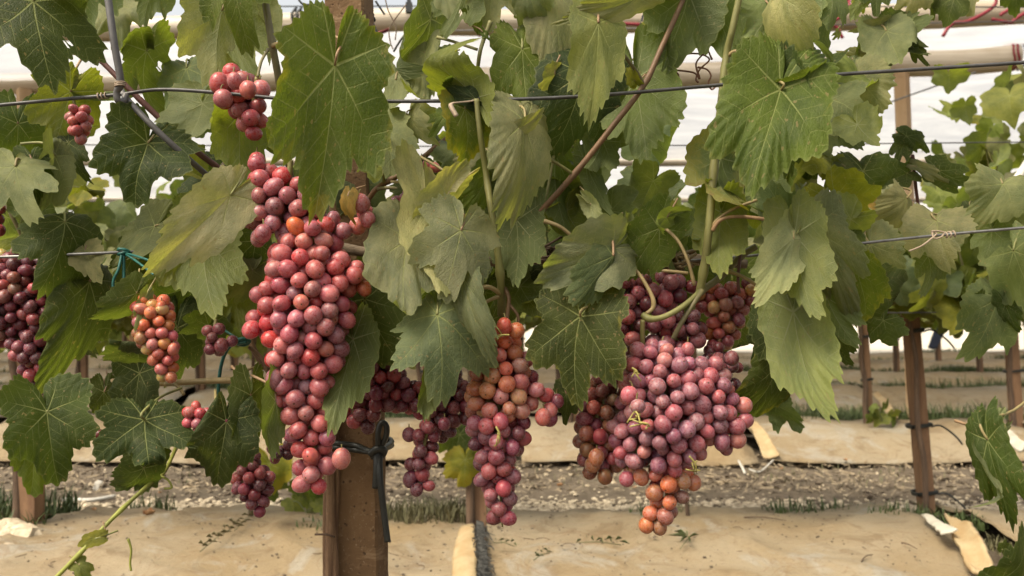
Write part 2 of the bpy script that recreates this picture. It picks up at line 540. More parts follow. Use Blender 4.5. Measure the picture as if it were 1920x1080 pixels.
def make_materials():
    MAT['leaf'] = leaf_material()
    MAT['berry'] = berry_material()
    MAT['post'] = post_material()
    MAT['stake'] = wood_like('stake_wood', (0.155, 0.082, 0.043), (0.26, 0.15, 0.08), (25, 25, 3), 0.5)
    MAT['trunk'] = wood_like('vine_bark', (0.13, 0.068, 0.036), (0.26, 0.16, 0.085), (130, 130, 7), 0.9, 0.9, 0.006)
    MAT['darkbark'] = wood_like('dark_bark', (0.07, 0.045, 0.03), (0.15, 0.095, 0.06), (60, 60, 6), 0.9, 0.9, 0.006)
    MAT['cane'] = wood_like('old_cane', (0.12, 0.085, 0.055), (0.22, 0.165, 0.11), (14, 150, 150), 0.8, 0.85, 0.003)
    MAT['tint'] = object_tint('shoot_skin')
    MAT['fabric'] = fabric_material()
    MAT['soil'] = soil_material()
    MAT['wire'] = plain('dull_wire', (0.085, 0.083, 0.082), (0.045, 0.043, 0.042), 0.45, 60, 0.2, 0.35)
    MAT['galv'] = plain('galvanised_wire', (0.22, 0.22, 0.21), (0.12, 0.115, 0.11), 0.4, 60, 0.2, 0.6)
    MAT['rod'] = plain('grey_rod', (0.135, 0.13, 0.125), (0.085, 0.08, 0.076), 0.5, 50, 0.3, 0.2)
    MAT['black'] = plain('black_tie', (0.022, 0.024, 0.02), (0.012, 0.013, 0.011), 0.42, 80, 0.3)
    MAT['green'] = plain('green_string', (0.012, 0.12, 0.095), (0.008, 0.07, 0.06), 0.45, 200, 0.3)
    MAT['red'] = plain('red_cord', (0.26, 0.015, 0.025), (0.15, 0.01, 0.02), 0.55, 120, 0.4)
    MAT['twist'] = plain('paper_twist', (0.42, 0.33, 0.24), (0.30, 0.22, 0.15), 0.8, 60, 0.3)
    MAT['film'] = film_material()
    MAT['roll'] = roll_material()
    MAT['white'] = plain('weathered_white', (0.68, 0.66, 0.60), (0.52, 0.49, 0.43), 0.6, 20, 0.2)
    MAT['flap'] = plain('peeled_flap', (0.42, 0.33, 0.19), (0.34, 0.23, 0.11), 0.8, 14, 0.5, dist=0.008)
    MAT['flapwhite'] = plain('pale_flap', (0.50, 0.47, 0.39), (0.36, 0.33, 0.27), 0.8, 18, 0.5, dist=0.006)
    MAT['fray'] = plain('dark_fray', (0.10, 0.098, 0.088), (0.045, 0.044, 0.04), 0.8, 90, 0.6, dist=0.006)
    MAT['grass'] = plain('grass_blade', (0.085, 0.115, 0.032), (0.05, 0.075, 0.02), 0.6, 8, 0.1)
    MAT['drygrass'] = plain('dry_grass', (0.17, 0.15, 0.075), (0.10, 0.10, 0.045), 0.7, 8, 0.1)
    MAT['pebble'] = plain('pebble', (0.64, 0.54, 0.39), (0.32, 0.255, 0.175), 0.9, 26, 0.5, dist=0.004)
    MAT['clod'] = plain('soil_clod', (0.15, 0.115, 0.08), (0.08, 0.06, 0.042), 0.95, 30, 0.6, dist=0.004)
    MAT['straw'] = plain('soil_straw', (0.36, 0.29, 0.19), (0.20, 0.15, 0.095), 0.9, 40, 0.2)
    MAT['pale'] = plain('sunlit_sand', (0.62, 0.56, 0.46), (0.52, 0.46, 0.36), 0.95, 1.2, 0.3)  # pale tone carries the sunlight on the open ground
    MAT['litter'] = plain('dead_leaf', (0.30, 0.145, 0.06), (0.40, 0.25, 0.13), 0.8, 25, 0.5)
    MAT['blue'] = plain('blue_sheet', (0.022, 0.032, 0.06), (0.015, 0.02, 0.04), 0.6, 5, 0.5)
    MAT['farwood'] = wood_like('pale_timber', (0.36, 0.235, 0.125), (0.44, 0.31, 0.185), (14, 14, 2), 0.3)


make_materials()

# ------------------------------------------------------------------ vine leaves
OUT_A = np.radians([0, 12, 24, 31, 42, 52, 63, 78, 86, 98, 112, 128, 146, 160, 171, 180])
OUT_R = np.array([1.0, 0.94, 0.84, 0.81, 0.88, 0.92, 0.88, 0.79, 0.77, 0.80, 0.80, 0.76, 0.68, 0.58, 0.42, 0.10])
VEIN_A = np.radians([0, 51, -51, 104, -104, 150, -150])


def leaf_mesh(name, seed, N=132, M=7, w=1.0, fold=0.15, cup=0.0, bend=0.25, wav=0.07, ruf=0.03, lobe=1.0, curls=(), holes=(), teeth=1.0, side=0.0, backk=1.0, rim=0.0, twist=0.0, sway=0.0):
    """One grape leaf in its own plane: petiole at the origin, tip at (0, 1), upper side +z."""
    r = np.random.RandomState(seed)
    th = np.linspace(-PI, PI, N + 1)
    # outline with unequal halves
    jl, jr = 1 + r.uniform(-0.09, 0.09, len(OUT_R)), 1 + r.uniform(-0.09, 0.09, len(OUT_R))
    jl[0] = jr[0] = 1
    def prof(R):
        R = R.copy()
        for k in (2, 3, 7, 8):
            R[k] *= 1 - 0.34 * (lobe - 0.85)
        return R
    aa = np.abs(th)
    sh = r.uniform(-0.06, 0.06)
    R = np.where(th < 0, np.interp(aa * (1 + sh * np.sin(aa)), OUT_A, prof(OUT_R * jl)), np.interp(aa * (1 - sh * np.sin(aa)), OUT_A, prof(OUT_R * jr)))
    R = R * np.where(aa > 1.6, 1 - (1 - backk) * np.clip((aa - 1.6) / .5, 0, 1), 1)
    # serration: uneven pointed teeth
    ph = np.cumsum(r.uniform(0.75, 1.35, N + 1)); ph = ph / ph[-1] * (N / 4.2)
    k = np.floor(ph).astype(int); fr = ph - k
    amp = r.uniform(0.45, 1.25, k.max() + 2)[k]
    # teeth lean towards each lobe's tip
    saw = np.where(fr < 0.55, fr / 0.55, (1 - fr) / 0.45)
    fade = np.clip((PI - aa) / 0.35, 0, 1)
    R = R * (1 + fade * teeth * 0.108 * amp * (saw - 0.45))
    t = (np.arange(1, M + 1) / M) ** 0.85
    rad = t[:, None] * R[None, :]
    U = rad * np.sin(th)[None, :] * w
    V = rad * np.cos(th)[None, :]
    T = np.repeat(t[:, None], N + 1, 1)
    u = np.concatenate([[0.0], U.ravel()]); v = np.concatenate([[0.0], V.ravel()]); e = np.concatenate([[0.0], T.ravel()])
    ang = np.concatenate([[0.0], np.tile(th, M)])
    rr = np.hypot(u, v)
    ff = np.concatenate([[0.0], rad.ravel()])
    # nearest vein
    dif = np.abs((ang[:, None] - VEIN_A[None, :] + PI) % (2 * PI) - PI)
    dv = dif.min(1)
    z = fold * np.abs(u) * 0.8 + cup * rr ** 2 - bend * np.clip(v, 0, None) ** 2 - bend * 0.5 * np.clip(-v, 0, None) ** 2
    z += side * u * np.abs(u)
    z -= rim * np.clip(e - 0.5, 0, 1) ** 2 * (0.6 + 0.4 * np.sin(2 * ang + 1.0))
    p1, p2, p3 = r.uniform(0, 6.28, 3)
    z += wav * rr ** 1.5 * (np.sin(2 * ang + p1) + 0.14 * np.sin(5 * ang + p2))
    z += 0.4 * ruf * e ** 3 * np.sin(r.uniform(7, 11) * ang + p3) * (0.5 + rr)
    z += 0.026 * ff * np.clip(dv / 0.42, 0, 1) ** 0.8 * 1.0                     # blade bulges between the veins
    z += 0.012 * np.sin(9 * u + p1) * np.sin(8 * v + p2)
    for q in range(5):                                                           # uneven buckling, different on every leaf
        fa, fk = r.uniform(0, 6.28), r.uniform(1.8, 5.2)
        z += 0.085 / fk * np.sin(fk * (u * math.cos(fa) + v * math.sin(fa)) + r.uniform(0, 6.28)) * np.clip(rr * 2.2, 0, 1) * 1.5
    x, y = u.copy(), v.copy()
    x = x + sway * v * np.abs(v)
    if twist:
        ca, sa = np.cos(twist * v), np.sin(twist * v)
        x, z = x * ca - z * sa, x * sa + z * ca
    for (a, off, rho) in curls:                                                  # roll the part beyond a line
        n = np.array([math.sin(a), math.cos(a)])
        s = x * n[0] + y * n[1] - off
        m = s > 0
        q = s[m] / abs(rho)
        q = np.minimum(q, 3.6)
        rest = np.maximum(s[m] - abs(rho) * 3.6, 0)
        ns = abs(rho) * np.sin(q) + rest * math.cos(3.6)
        nz = (abs(rho) * (1 - np.cos(q)) + rest * math.sin(3.6)) * (1 if rho > 0 else -1)
        zz = z[m] * np.cos(np.minimum(q, 3.1))
        x[m] += (ns - s[m]) * n[0]; y[m] += (ns - s[m]) * n[1]
        z[m] = zz + nz
    co = np.stack([x, y, z], 1)
    # faces
    idx = 1 + np.arange(M * (N + 1)).reshape(M, N + 1)
    quads = np.stack([idx[:-1, :-1], idx[1:, :-1], idx[1:, 1:], idx[:-1, 1:]], -1).reshape(-1, 4)[:, ::-1]
    tris = np.stack([np.zeros(N, int), idx[0, :-1], idx[0, 1:]], 1)[:, ::-1]
    thm = (th[:-1] + th[1:]) / 2
    fang = np.concatenate([np.tile(thm, M - 1), thm])
    fv = np.abs((fang[:, None] - VEIN_A[None, :] + PI) % (2 * PI) - PI).argmin(1)
    faces = [tuple(q) for q in quads] + [tuple(q) for q in tris]
    if holes:
        keep = []
        for i, f in enumerate(faces):
            cu, cv = u[list(f)].mean(), v[list(f)].mean()
            if not any((cu - hx) ** 2 + (cv - hy) ** 2 < (hr * (0.75 + 0.5 * r.rand())) ** 2 for hx, hy, hr in holes):
                keep.append(i)
        faces = [faces[i] for i in keep]; fv = fv[keep]
    me = bpy.data.meshes.new(name)
    me.from_pydata(co.tolist(), [], faces)
    me.polygons.foreach_set('use_smooth', [True] * len(faces))
    lv = np.zeros(len(me.loops), dtype=np.int64)
    me.loops.foreach_get('vertex_index', lv)
    cnt = np.array([len(f) for f in faces])
    lf = np.repeat(np.arange(len(faces)), cnt)
    va = VEIN_A[fv[lf]]
    ru, rv = u[lv] / w, v[lv]
    a = ru * np.sin(va) + rv * np.cos(va)
    p = np.abs(ru * np.cos(va) - rv * np.sin(va))
    for nm, x0, y0 in (('plane', ru, rv), ('vein', a, p), ('edge', e[lv], e[lv])):
        l = me.uv_layers.new(name=nm)
        l.data.foreach_set('uv', np.stack([x0, y0], 1).astype(np.float32).ravel())
    me.materials.append(MAT['leaf'])
    me.update()
    return me


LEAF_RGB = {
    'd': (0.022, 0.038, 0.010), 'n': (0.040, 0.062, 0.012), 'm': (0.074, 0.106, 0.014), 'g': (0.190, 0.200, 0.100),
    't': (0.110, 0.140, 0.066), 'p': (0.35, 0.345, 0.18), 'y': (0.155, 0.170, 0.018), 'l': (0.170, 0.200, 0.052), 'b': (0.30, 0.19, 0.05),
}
rng = random.Random(7)


def leaf_color(cls, yel=0.0, jit=0.16):
    r, g, b = LEAF_RGB[cls]
    k = 1 + rng.uniform(-jit, jit)
    return (r * k * (1 + rng.uniform(-.1, .1)), g * k, b * k * (1 + rng.uniform(-.15, .15)), yel)


def leaf_matrix(J, tip_dir, n0, size, pitch=0.0, roll=0.0, back=False):
    """Place a leaf: petiole end J, projected tip direction, n0 the way it would face if it had no tilt."""
    e = tip_dir.normalized()
    n = (n0 - e * n0.dot(e)).normalized()
    x = e.cross(n)
    cp, sp = math.cos(pitch), math.sin(pitch)
    y2 = e * cp + n * sp
    n2 = n * cp - e * sp
    cr, sr = math.cos(roll), math.sin(roll)
    x3 = x * cr + n2 * sr
    n3 = n2 * cr - x * sr
    if back:
        x3, n3 = -x3, -n3
    m = Matrix((x3, y2, n3)).transposed().to_4x4()
    return Matrix.Translation(J) @ m @ Matrix.Diagonal((size, size, size, 1))


def tube_mesh(name, pts, r0, r1, sides=6, seg=5):
    mb = MB()
    n = len(pts)
    mb.tube(pts, [r0 + (r1 - r0) * i / (n - 1) for i in range(n)], sides, True, seg)
    return mb.mesh(name)

# ------------------------------------------------------------------ ground
def build_ground():
    def axis(lo, hi, fine_lo, fine_hi, fine, grow=1.25):
        a = list(np.arange(fine_lo, fine_hi + 1e-6, fine))
        st = fine
        while a[-1] < hi:
            st *= grow; a.append(min(a[-1] + st, hi))
        st = fine
        while a[0] > lo:
            st *= grow; a.insert(0, max(a[0] - st, lo))
        return a
    xs = axis(-150, 150, -3.2, 3.2, 0.055)
    ys = axis(-6, 320, 2.0, 7.0, 0.05)
    vs, fs = [], []
    for y in ys:
        for x in xs:
            z = 0.0
            if abs(x) < 12 and -2 < y < 30:
                z = 0.018 * noise.noise(Vector((x * 2.5, y * 2.5, 0))) + 0.010 * noise.noise(Vector((x * 9, y * 9, 3)))
            vs.append((x, y, z))
    nx = len(xs)
    for j in range(len(ys) - 1):
        for i in range(nx - 1):
            fs.append((j * nx + i, j * nx + i + 1, (j + 1) * nx + i + 1, (j + 1) * nx + i))
    o = link('ground', mesh_np('ground', vs, fs), MAT['soil'])
    tag(o, kind='structure')


build_ground()

ROWS = [2.95 + 2.2 * k for k in range(14)]               # vine rows behind the near one
BED = [(-0.60, 0.030), (-0.57, 0.045), (-0.48, 0.080), (-0.38, 0.108), (-0.28, 0.132), (-0.18, 0.150), (-0.08, 0.162), (0.02, 0.168),
       (0.12, 0.163), (0.22, 0.145), (0.32, 0.115), (0.42, 0.075), (0.50, 0.035), (0.52, 0.010)]


def bed_height(dy, row=1):
    return (0.58 if row == 0 else 1.0) * float(np.interp(dy, [b[0] for b in BED], [b[1] for b in BED], left=0.0, right=0.0))


def fabric_sheet(y0, x0, x1, step, label, seed, group):
    """One length of woven ground cover over the raised bed of a row, between two slits."""
    prof = BED
    if step < 0.1:                                         # finer across too
        yy = np.linspace(BED[0][0], BED[-1][0], 40)
        prof = [(float(y), bed_height(y)) for y in yy]
    n = max(4, int((x1 - x0) / step))
    vs, fs = [], []
    for i in range(n + 1):
        x = x0 + (x1 - x0) * i / n
        e = min(i, n - i) * (x1 - x0) / n                  # distance to the slit
        for (dy, z) in prof:
            q = Vector((x * 1.3, (y0 + dy) * 1.3, seed * 3.1))
            wr = 0.022 * noise.noise(q) + 0.012 * noise.noise(q * 3.3) + 0.007 * abs(noise.noise(Vector((x * 5 + dy * 4, dy * 9 - x * 2, seed))))
            wr *= 1.35 if y0 < 3 else 1.7
            if y0 > 3: wr += 0.025 * noise.noise(Vector((x * .9, y0, 2.0))) * max(0, 1 - abs(dy))
            cr = 0.017 * (1 - abs(noise.noise(Vector((x * 2.2 + seed, dy * 3.4, 1.7))) * 2)) ** 6
            lift = 0.020 * math.exp(-e / 0.05) * (0.4 + noise.noise(Vector((x, dy * 8, seed))))
            xx = x + (0.030 * noise.noise(Vector((dy * 5, x0 if i < n / 2 else x1, seed))) if e < 0.02 else 0)
            k = 1.0 if dy > -0.55 else 0.5
            vs.append((xx, y0 + dy + 0.03 * noise.noise(Vector((x * 1.1, seed, 0.3))), z * (0.58 if y0 < 3 else 1) + (wr + cr) * k + lift))
    m = len(prof)
    for i in range(n):
        for j in range(m - 1):
            fs.append((i * m + j, (i + 1) * m + j, (i + 1) * m + j + 1, i * m + j + 1))
    o = link('fabric_sheet', mesh_np('fabric_sheet', vs, fs), MAT['fabric'])
    sm = o.modifiers.new('thickness', 'SOLIDIFY'); sm.thickness = 0.004; sm.offset = -1
    tag(o, label, 'ground fabric', group)
    return o


# slits of the nearest bed stand at its three posts
PX2 = [-1.59, -0.105, 1.375]
fabric_sheet(ROWS[0], PX2[0] + 0.03, PX2[1] - 0.025, 0.022, 'tan dusty ground fabric on the nearest bed, between the grassy post and the frayed slit', 1, 'fabric on the nearest bed')
fabric_sheet(ROWS[0], PX2[1] + 0.015, PX2[2] - 0.01, 0.022, 'tan stained ground fabric on the nearest bed with green twigs lying on it', 2, 'fabric on the nearest bed')
fabric_sheet(ROWS[0], PX2[2] + 0.19, PX2[2] + 1.45, 0.04, 'short piece of tan ground fabric beyond the peeled flap on the nearest bed', 3, 'fabric on the nearest bed')
fabric_sheet(ROWS[0], PX2[0] - 1.5, PX2[0] - 0.04, 0.04, 'corner of tan ground fabric beside the stones in the lower left corner', 4, 'fabric on the nearest bed')
sl3 = [-4.4, -2.9, 0.02, 1.28, 2.90, 4.4]
lab3 = ['tan fabric at the far left of the second bed', 'tan fabric of the second bed under the dangling dark bunches left', 'tan fabric of the second bed directly behind the long centre bunch',
        'creased tan fabric of the second bed behind the post with black ties', 'tan fabric end at the far right of the second bed']
for i in range(5):
    fabric_sheet(ROWS[1] + (0.02 if i % 2 else -0.02), sl3[i] + 0.03, sl3[i + 1] - 0.03, 0.06, lab3[i], 10 + i, 'fabric on the second bed')
sl4 = [-5.0, -2.6, -0.2, 1.35, 2.86, 5.6]
lab4 = ['tan fabric at the left end of the third bed', 'tan fabric of the third bed between thin stakes, left half', 'tan fabric of the third bed behind the great bunch',
        'tan fabric of the third bed between the thin tied stake and the broad post', 'tan fabric at the right end of the third bed']
for i in range(5):
    fabric_sheet(ROWS[2], sl4[i] + 0.03, sl4[i + 1] - 0.03, 0.12, lab4[i], 20 + i, 'fabric on the third bed')
ordn = ['fourth', 'fifth', 'sixth', 'seventh', 'eighth', 'ninth', 'tenth', 'eleventh', 'twelfth', 'thirteenth', 'fourteenth']
for k in range(3, 6):
    hw = 0.62 * ROWS[k] + 1.0
    fabric_sheet(ROWS[k], -hw, hw, 0.25, 'strip of pale ground fabric along the %s bed counted from the near one' % ordn[k - 3], 30 + k, 'fabric on the far beds')

# peeled flap beside the right post: a pale top piece and a yellowish board-like piece folded out of the slit
def draped_strip(name, label, cat, pts_l, pts_r, mat, thick=0.006, n=18, m=8, seed=0, group=None, curl=0.0):
    vs, fs = [], []
    for i in range(n + 1):
        t = i / n
        def ev(pp):
            k = min(int(t * (len(pp) - 1)), len(pp) - 2)
            f = t * (len(pp) - 1) - k
            return Vector(pp[k]).lerp(Vector(pp[k + 1]), f)
        a, b = ev(pts_l), ev(pts_r)
        for j in range(m + 1):
            s = j / m
            p = a.lerp(b, s)
            ee = min(i, n - i, j, m - j)
            jag = 0.006 if ee == 0 else 0
            p += Vector((jag * noise.noise(p * 60), jag * noise.noise(p * 70 + Vector((3, 0, 0))), 0.010 * noise.noise(p * 9 + Vector((seed, 0, 0))) + 0.005 * noise.noise(p * 30) + curl * (2 * s - 1) ** 2))
            vs.append(p)
    for i in range(n):
        for j in range(m):
            q = (i * (m + 1) + j, (i + 1) * (m + 1) + j, (i + 1) * (m + 1) + j + 1, i * (m + 1) + j + 1)
            fs.append(q)
    o = link(name, mesh_np(name, vs, fs), mat)
    sm = o.modifiers.new('thickness', 'SOLIDIFY'); sm.thickness = thick; sm.offset = 0
    if label: tag(o, label, cat, group)
    return o


def G(px, py, dz=0.0, row=0):
    """The point of the bed surface (or ground) seen at a pixel, dz above it."""
    lo, hi = 1.5, 40.0
    for d in np.arange(1.6, 40, 0.01):
        p = P(px, py, d)
        h = 0.0
        for kk, y0 in enumerate(ROWS):
            if abs(d - y0) < 0.65: h = bed_height(d - y0, kk)
        if p.z <= h + dz:
            return Vector((p.x, p.y, h + dz))
    return P(px, py, 5)


fl = empty('fabric_flap', G(1790, 990, 0.0))
tag(fl, 'pale yellow flap of fabric peeled out of the bed beside the post', 'fabric flap')
a = draped_strip('panel', None, None, [G(1768, 970, .03), G(1795, 1030, .03), G(1822, 1083, .035)], [G(1820, 990, .06), G(1848, 1035, .06), G(1868, 1078, .05)], MAT['flap'], 0.012, seed=2, curl=0.012)
b = draped_strip('top_strip', None, None, [G(1728, 966, .035), G(1752, 990, .045), G(1764, 1004, .052)], [G(1736, 963, .04), G(1775, 984, .062), G(1797, 997, .068)], MAT['flapwhite'], 0.006, seed=5)
for o in (a, b):
    o.parent = fl; o.location = -fl.location
slit = empty('fabric_seam', G(885, 1040, 0))
tag(slit, 'yellowed fold with a dark frayed edge at the slit in the nearest bed', 'fabric seam')
a = draped_strip('fold', None, None, [G(862, 990, .012), G(850, 1030, .01), G(846, 1090, .01)], [G(890, 980, .03), G(893, 1030, .03), G(894, 1090, .025)], MAT['flap'], 0.005, seed=8, curl=-0.008)
mb = MB()
for i in range(150):
    t = rng.random()
    q = G(893 + t * 12, 982 + t * 105, .045 - .01 * t)
    q += Vector((rng.uniform(-.01, .012), 0, rng.uniform(-.006, .004)))
    mb.tube([q, q + Vector((rng.uniform(-.012, .03), rng.uniform(-.01, .01), rng.uniform(-.012, .004))), q + Vector((rng.uniform(-.01, .045), rng.uniform(-.015, .015), rng.uniform(-.03, -.005)))], 0.0012, 3, False)
b = mb.build('frayed_edge', MAT['fray'])
c = draped_strip('dark_strip', None, None, [G(893, 980, .035), G(896, 1030, .03), G(898, 1090, .02)], [G(905, 982, .03), G(912, 1030, .022), G(916, 1090, .015)], MAT['fray'], 0.004, seed=9)
for o in (a, b, c):
    o.parent = slit; o.location = -slit.location

for i, (L_, R_, lab) in enumerate([
        ([(1398, 792), (1415, 820), (1432, 862)], [(1416, 792), (1440, 818), (1462, 866)], 'pale torn flap at the slit of the second bed behind the great bunch'),
        ([(1634, 738), (1648, 760), (1668, 786)], [(1646, 736), (1668, 758), (1684, 784)], 'yellowish torn flap at the slit beside the thin tied stake'),
        ([(1846, 796), (1880, 822), (1910, 850)], [(1856, 790), (1895, 812), (1925, 838)], 'white torn flap behind the dark leaf at the edge')]):
    zz = (.012, .02, .012)
    o = draped_strip('torn_flap', lab, 'fabric flap', [G(x, y, a) for (x, y), a in zip(L_, zz)], [G(x, y, a + .02) for (x, y), a in zip(R_, zz)], MAT['flap'] if i < 2 else MAT['flapwhite'], .006, seed=20 + i, group='torn flaps of the farther beds', curl=.01)


# ------------------------------------------------------------------ gravel, clods, grass, litter
def lumps(name, spots, mat, seed):
    r = random.Random(seed)
    base = bmesh.new(); bmesh.ops.create_icosphere(base, subdivisions=1, radius=1.0)
    bv = [v.co.copy() for v in base.verts]; bf = [tuple(v.index for v in f.verts) for f in base.faces]; base.free()
    B = np.array(bv)
    V, Fc = [], []
    for i, (x, y, z, s) in enumerate(spots):
        sc = np.array([s * r.uniform(.7, 1.4), s * r.uniform(.7, 1.4), s * r.uniform(.45, .8)])
        q = r.uniform(0, 6.28)
        j = B * (1 + np.array([[r.uniform(-.25, .25)] for _ in bv])) * sc
        c, sn = math.cos(q), math.sin(q)
        j = np.stack([j[:, 0] * c - j[:, 1] * sn + x, j[:, 0] * sn + j[:, 1] * c + y, j[:, 2] + z], 1)
        b = len(V) * len(bv)
        V.append(j); Fc += [tuple(k + b for k in f) for f in bf]
    me = bpy.data.meshes.new(name)
    me.from_pydata(np.concatenate(V).tolist(), [], Fc)
    me.update()
    o = link(name, me, mat)
    tag(o, kind='stuff')
    return o


r9 = random.Random(11)
sp = []
for i in range(5600):
    x = r9.uniform(-2.7, 2.7); y = r9.gauss(3.62, 0.085)
    sp.append((x, y, r9.uniform(0.0, 0.008) + 0.012 * noise.noise(Vector((x * 2.5, y * 2.5, 0))), abs(r9.gauss(0, .005)) + .005))
lumps('gravel', sp, MAT['pebble'], 1)
sp = []
for i in range(3000):
    x = r9.uniform(-3, 3); y = r9.uniform(3.5, 4.75)
    if noise.noise(Vector((x * 1.5, y * 3, 5))) < -0.15: continue
    sp.append((x, y, r9.uniform(0.0, 0.006), abs(r9.gauss(0, .006)) + .004))
lumps('soil_rubble', sp, MAT['clod'], 2)
sp = []
for i in range(900):
    x = r9.uniform(-3.2, 3.2); y = r9.uniform(3.8, 4.75)
    sp.append((x, y, r9.uniform(0.0, 0.006), abs(r9.gauss(0, .004)) + .003))
for i in range(900):
    y = r9.choice([6.1, 6.3, 8.4, 8.5]) + r9.uniform(-.15, .15); x = r9.uniform(-.6, .6) * y
    sp.append((x, y, 0.004, abs(r9.gauss(0, .008)) + .006))
lumps('loose_gravel', sp, MAT['pebble'], 3)


def grass(name, patches, mat, seed):
    """patches: x, y, z, radius x, radius y, blades, height"""
    r = random.Random(seed)
    V, Fc = [], []
    for (x, y, z, rx, ry, n, h) in patches:
        for i in range(n):
            a = r.uniform(0, 6.28); q = math.sqrt(r.random())
            bx, by = x + math.cos(a) * rx * q, y + math.sin(a) * ry * q
            L = h * r.uniform(.4, 1.15)
            d = r.uniform(0, 6.28); lean = r.uniform(.1, .75) * L
            ww = r.uniform(.0012, .0032) * (1 + h * 4)
            px, py = -math.sin(d) * ww, math.cos(d) * ww
            cx, cy = math.cos(d) * lean, math.sin(d) * lean
            b = len(V)
            V += [(bx - px, by - py, z), (bx + px, by + py, z), (bx + cx * .4 + px * .8, by + cy * .4 + py * .8, z + L * .6), (bx + cx * .4 - px * .8, by + cy * .4 - py * .8, z + L * .6), (bx + cx, by + cy, z + L * r.uniform(.75, 1))]
            Fc += [(b, b + 1, b + 2, b + 3), (b + 3, b + 2, b + 4)]
    me = bpy.data.meshes.new(name); me.from_pydata(V, [], Fc); me.update()
    o = link(name, me, mat); tag(o, kind='stuff')
    return o


gp = [(-1.78, 3.2, .05, .22, .16, 420, .13), (-1.60, 2.92, .085, .07, .05, 60, .08), (-1.42, 3.5, .0, .10, .1, 90, .10), (1.13, 3.30, .05, .20, .14, 260, .055), (1.50, 3.0, .085, .09, .1, 170, .05), (1.35, 3.1, .08, .12, .08, 120, .06),
      (0.50, 3.1, .085, .10, .07, 80, .05), (-0.62, 2.95, .09, .10, .08, 60, .04)]
for i in range(130):
    k = r9.choice([1, 2, 2, 2, 3, 3, 3, 4, 4, 5, 6])
    y = ROWS[k] + r9.uniform(.55, 1.2); x = r9.uniform(-.62, .62) * y
    gp.append((x, y, 0.0, r9.uniform(.15, .5), .25, 90, r9.uniform(.05, .13)))
for (px, py, d) in [(1480, 760, 6.3), (1590, 770, 6.2), (1660, 700, 8.1), (1480, 720, 8.2), (1720, 690, 8.6), (1830, 690, 8.8), (1870, 690, 8.4), (1760, 770, 6.2), (1850, 765, 6.3), (1560, 690, 8.5), (1640, 640, 13.), (1700, 640, 13.2), (15, 790, 5.6), (20, 700, 7.8), (90, 790, 5.7), (350, 700, 8.0), (420, 690, 8.4), (560, 790, 5.7), (720, 795, 5.6), (760, 790, 5.7)]:
    p = P(px, py, d); gp.append((p.x, d, 0.02, .3, .2, 170, .16))
for i in range(70):
    k = r9.choice([2, 2, 3, 3, 3, 4, 4, 5])
    y = ROWS[k] - r9.uniform(.55, 1.1); x = r9.uniform(.1, .62) * y * (1 if r9.random() < .75 else -1)
    gp.append((x, y, 0.0, r9.uniform(.2, .55), .25, 420, r9.uniform(.06, .14)))
for i in range(95):
    k = r9.choice([1, 2, 2, 2, 3, 3, 3, 4, 4, 5])
    dy = r9.uniform(.05, .5)
    y = ROWS[k] + dy; x = r9.uniform(.12, .62) * y * (1 if r9.random() < .7 else -1)
    gp.append((x, y, bed_height(dy) - .01, r9.uniform(.15, .45), .12, 240, r9.uniform(.05, .13)))
grass('grass', gp, MAT['grass'], 5)
dg = [(-0.27, 3.05, .085, .16, .11, 520, .085), (-0.10, 3.0, .09, .10, .07, 120, .06), (-0.42, 3.1, .075, .10, .08, 160, .05), (-1.3, 4.3, 0, .4, .3, 90, .04), (1.6, 4.3, 0, .5, .3, 120, .04), (0.3, 4.3, 0, .5, .3, 90, .03), (0.62, 3.15, .075, .08, .05, 60, .05), (1.52, 2.75, .06, .05, .12, 160, .04)]
for i in range(30):
    k = r9.choice([1, 2, 2, 3]); y = ROWS[k] + r9.uniform(.5, 1.3); x = r9.uniform(-.62, .62) * y
    dg.append((x, y, 0, .4, .3, 70, .08))
grass('dry_grass', dg, MAT['drygrass'], 6)


def twig_spray(p0, p1, label, n, blade, fan=False):
    """A cut green sprig lying on the fabric: stalk with narrow leaflets."""
    t = empty('green_sprig', p0); tag(t, label, 'sprig', 'sprigs lying on the near fabric')
    d = (p1 - p0)
    mb = MB(); mb.tube([p0, p0.lerp(p1, .5) + Vector((0, 0, .006)), p1], 0.0016, 5); mb.build('stalk', MAT['drygrass'], t)
    dry = 'feather' in label
    side = Vector((0, 0, 1)).cross(d.normalized())
    for i in range(n):
        f = (i + .6) / n
        c = p0.lerp(p1, f if not fan else .5)
        s = (1 if i % 2 else -1)
        dr = (side * s * (0.9 if not fan else math.cos(i * 1.1)) + d.normalized() * (0.35 if not fan else math.sin(i * 1.1))).normalized()
        L = blade * rng.uniform(.7, 1.15)
        wd = dr.cross(Vector((0, 0, 1))) * L * .045
        q = MB()
        up = Vector((0, 0, .004 + rng.uniform(0, .012))); dr = (dr + Vector((rng.gauss(0, .25), rng.gauss(0, .25), 0))).normalized()
        a, m_, e = c + up, c + dr * L * .5 + up * 1.8, c + dr * L + up
        q.add([a, m_ + wd, e, m_ - wd], [(0, 1, 2), (0, 2, 3)])
        o = q.build('leaflet', MAT['drygrass' if dry else 'grass'], t)


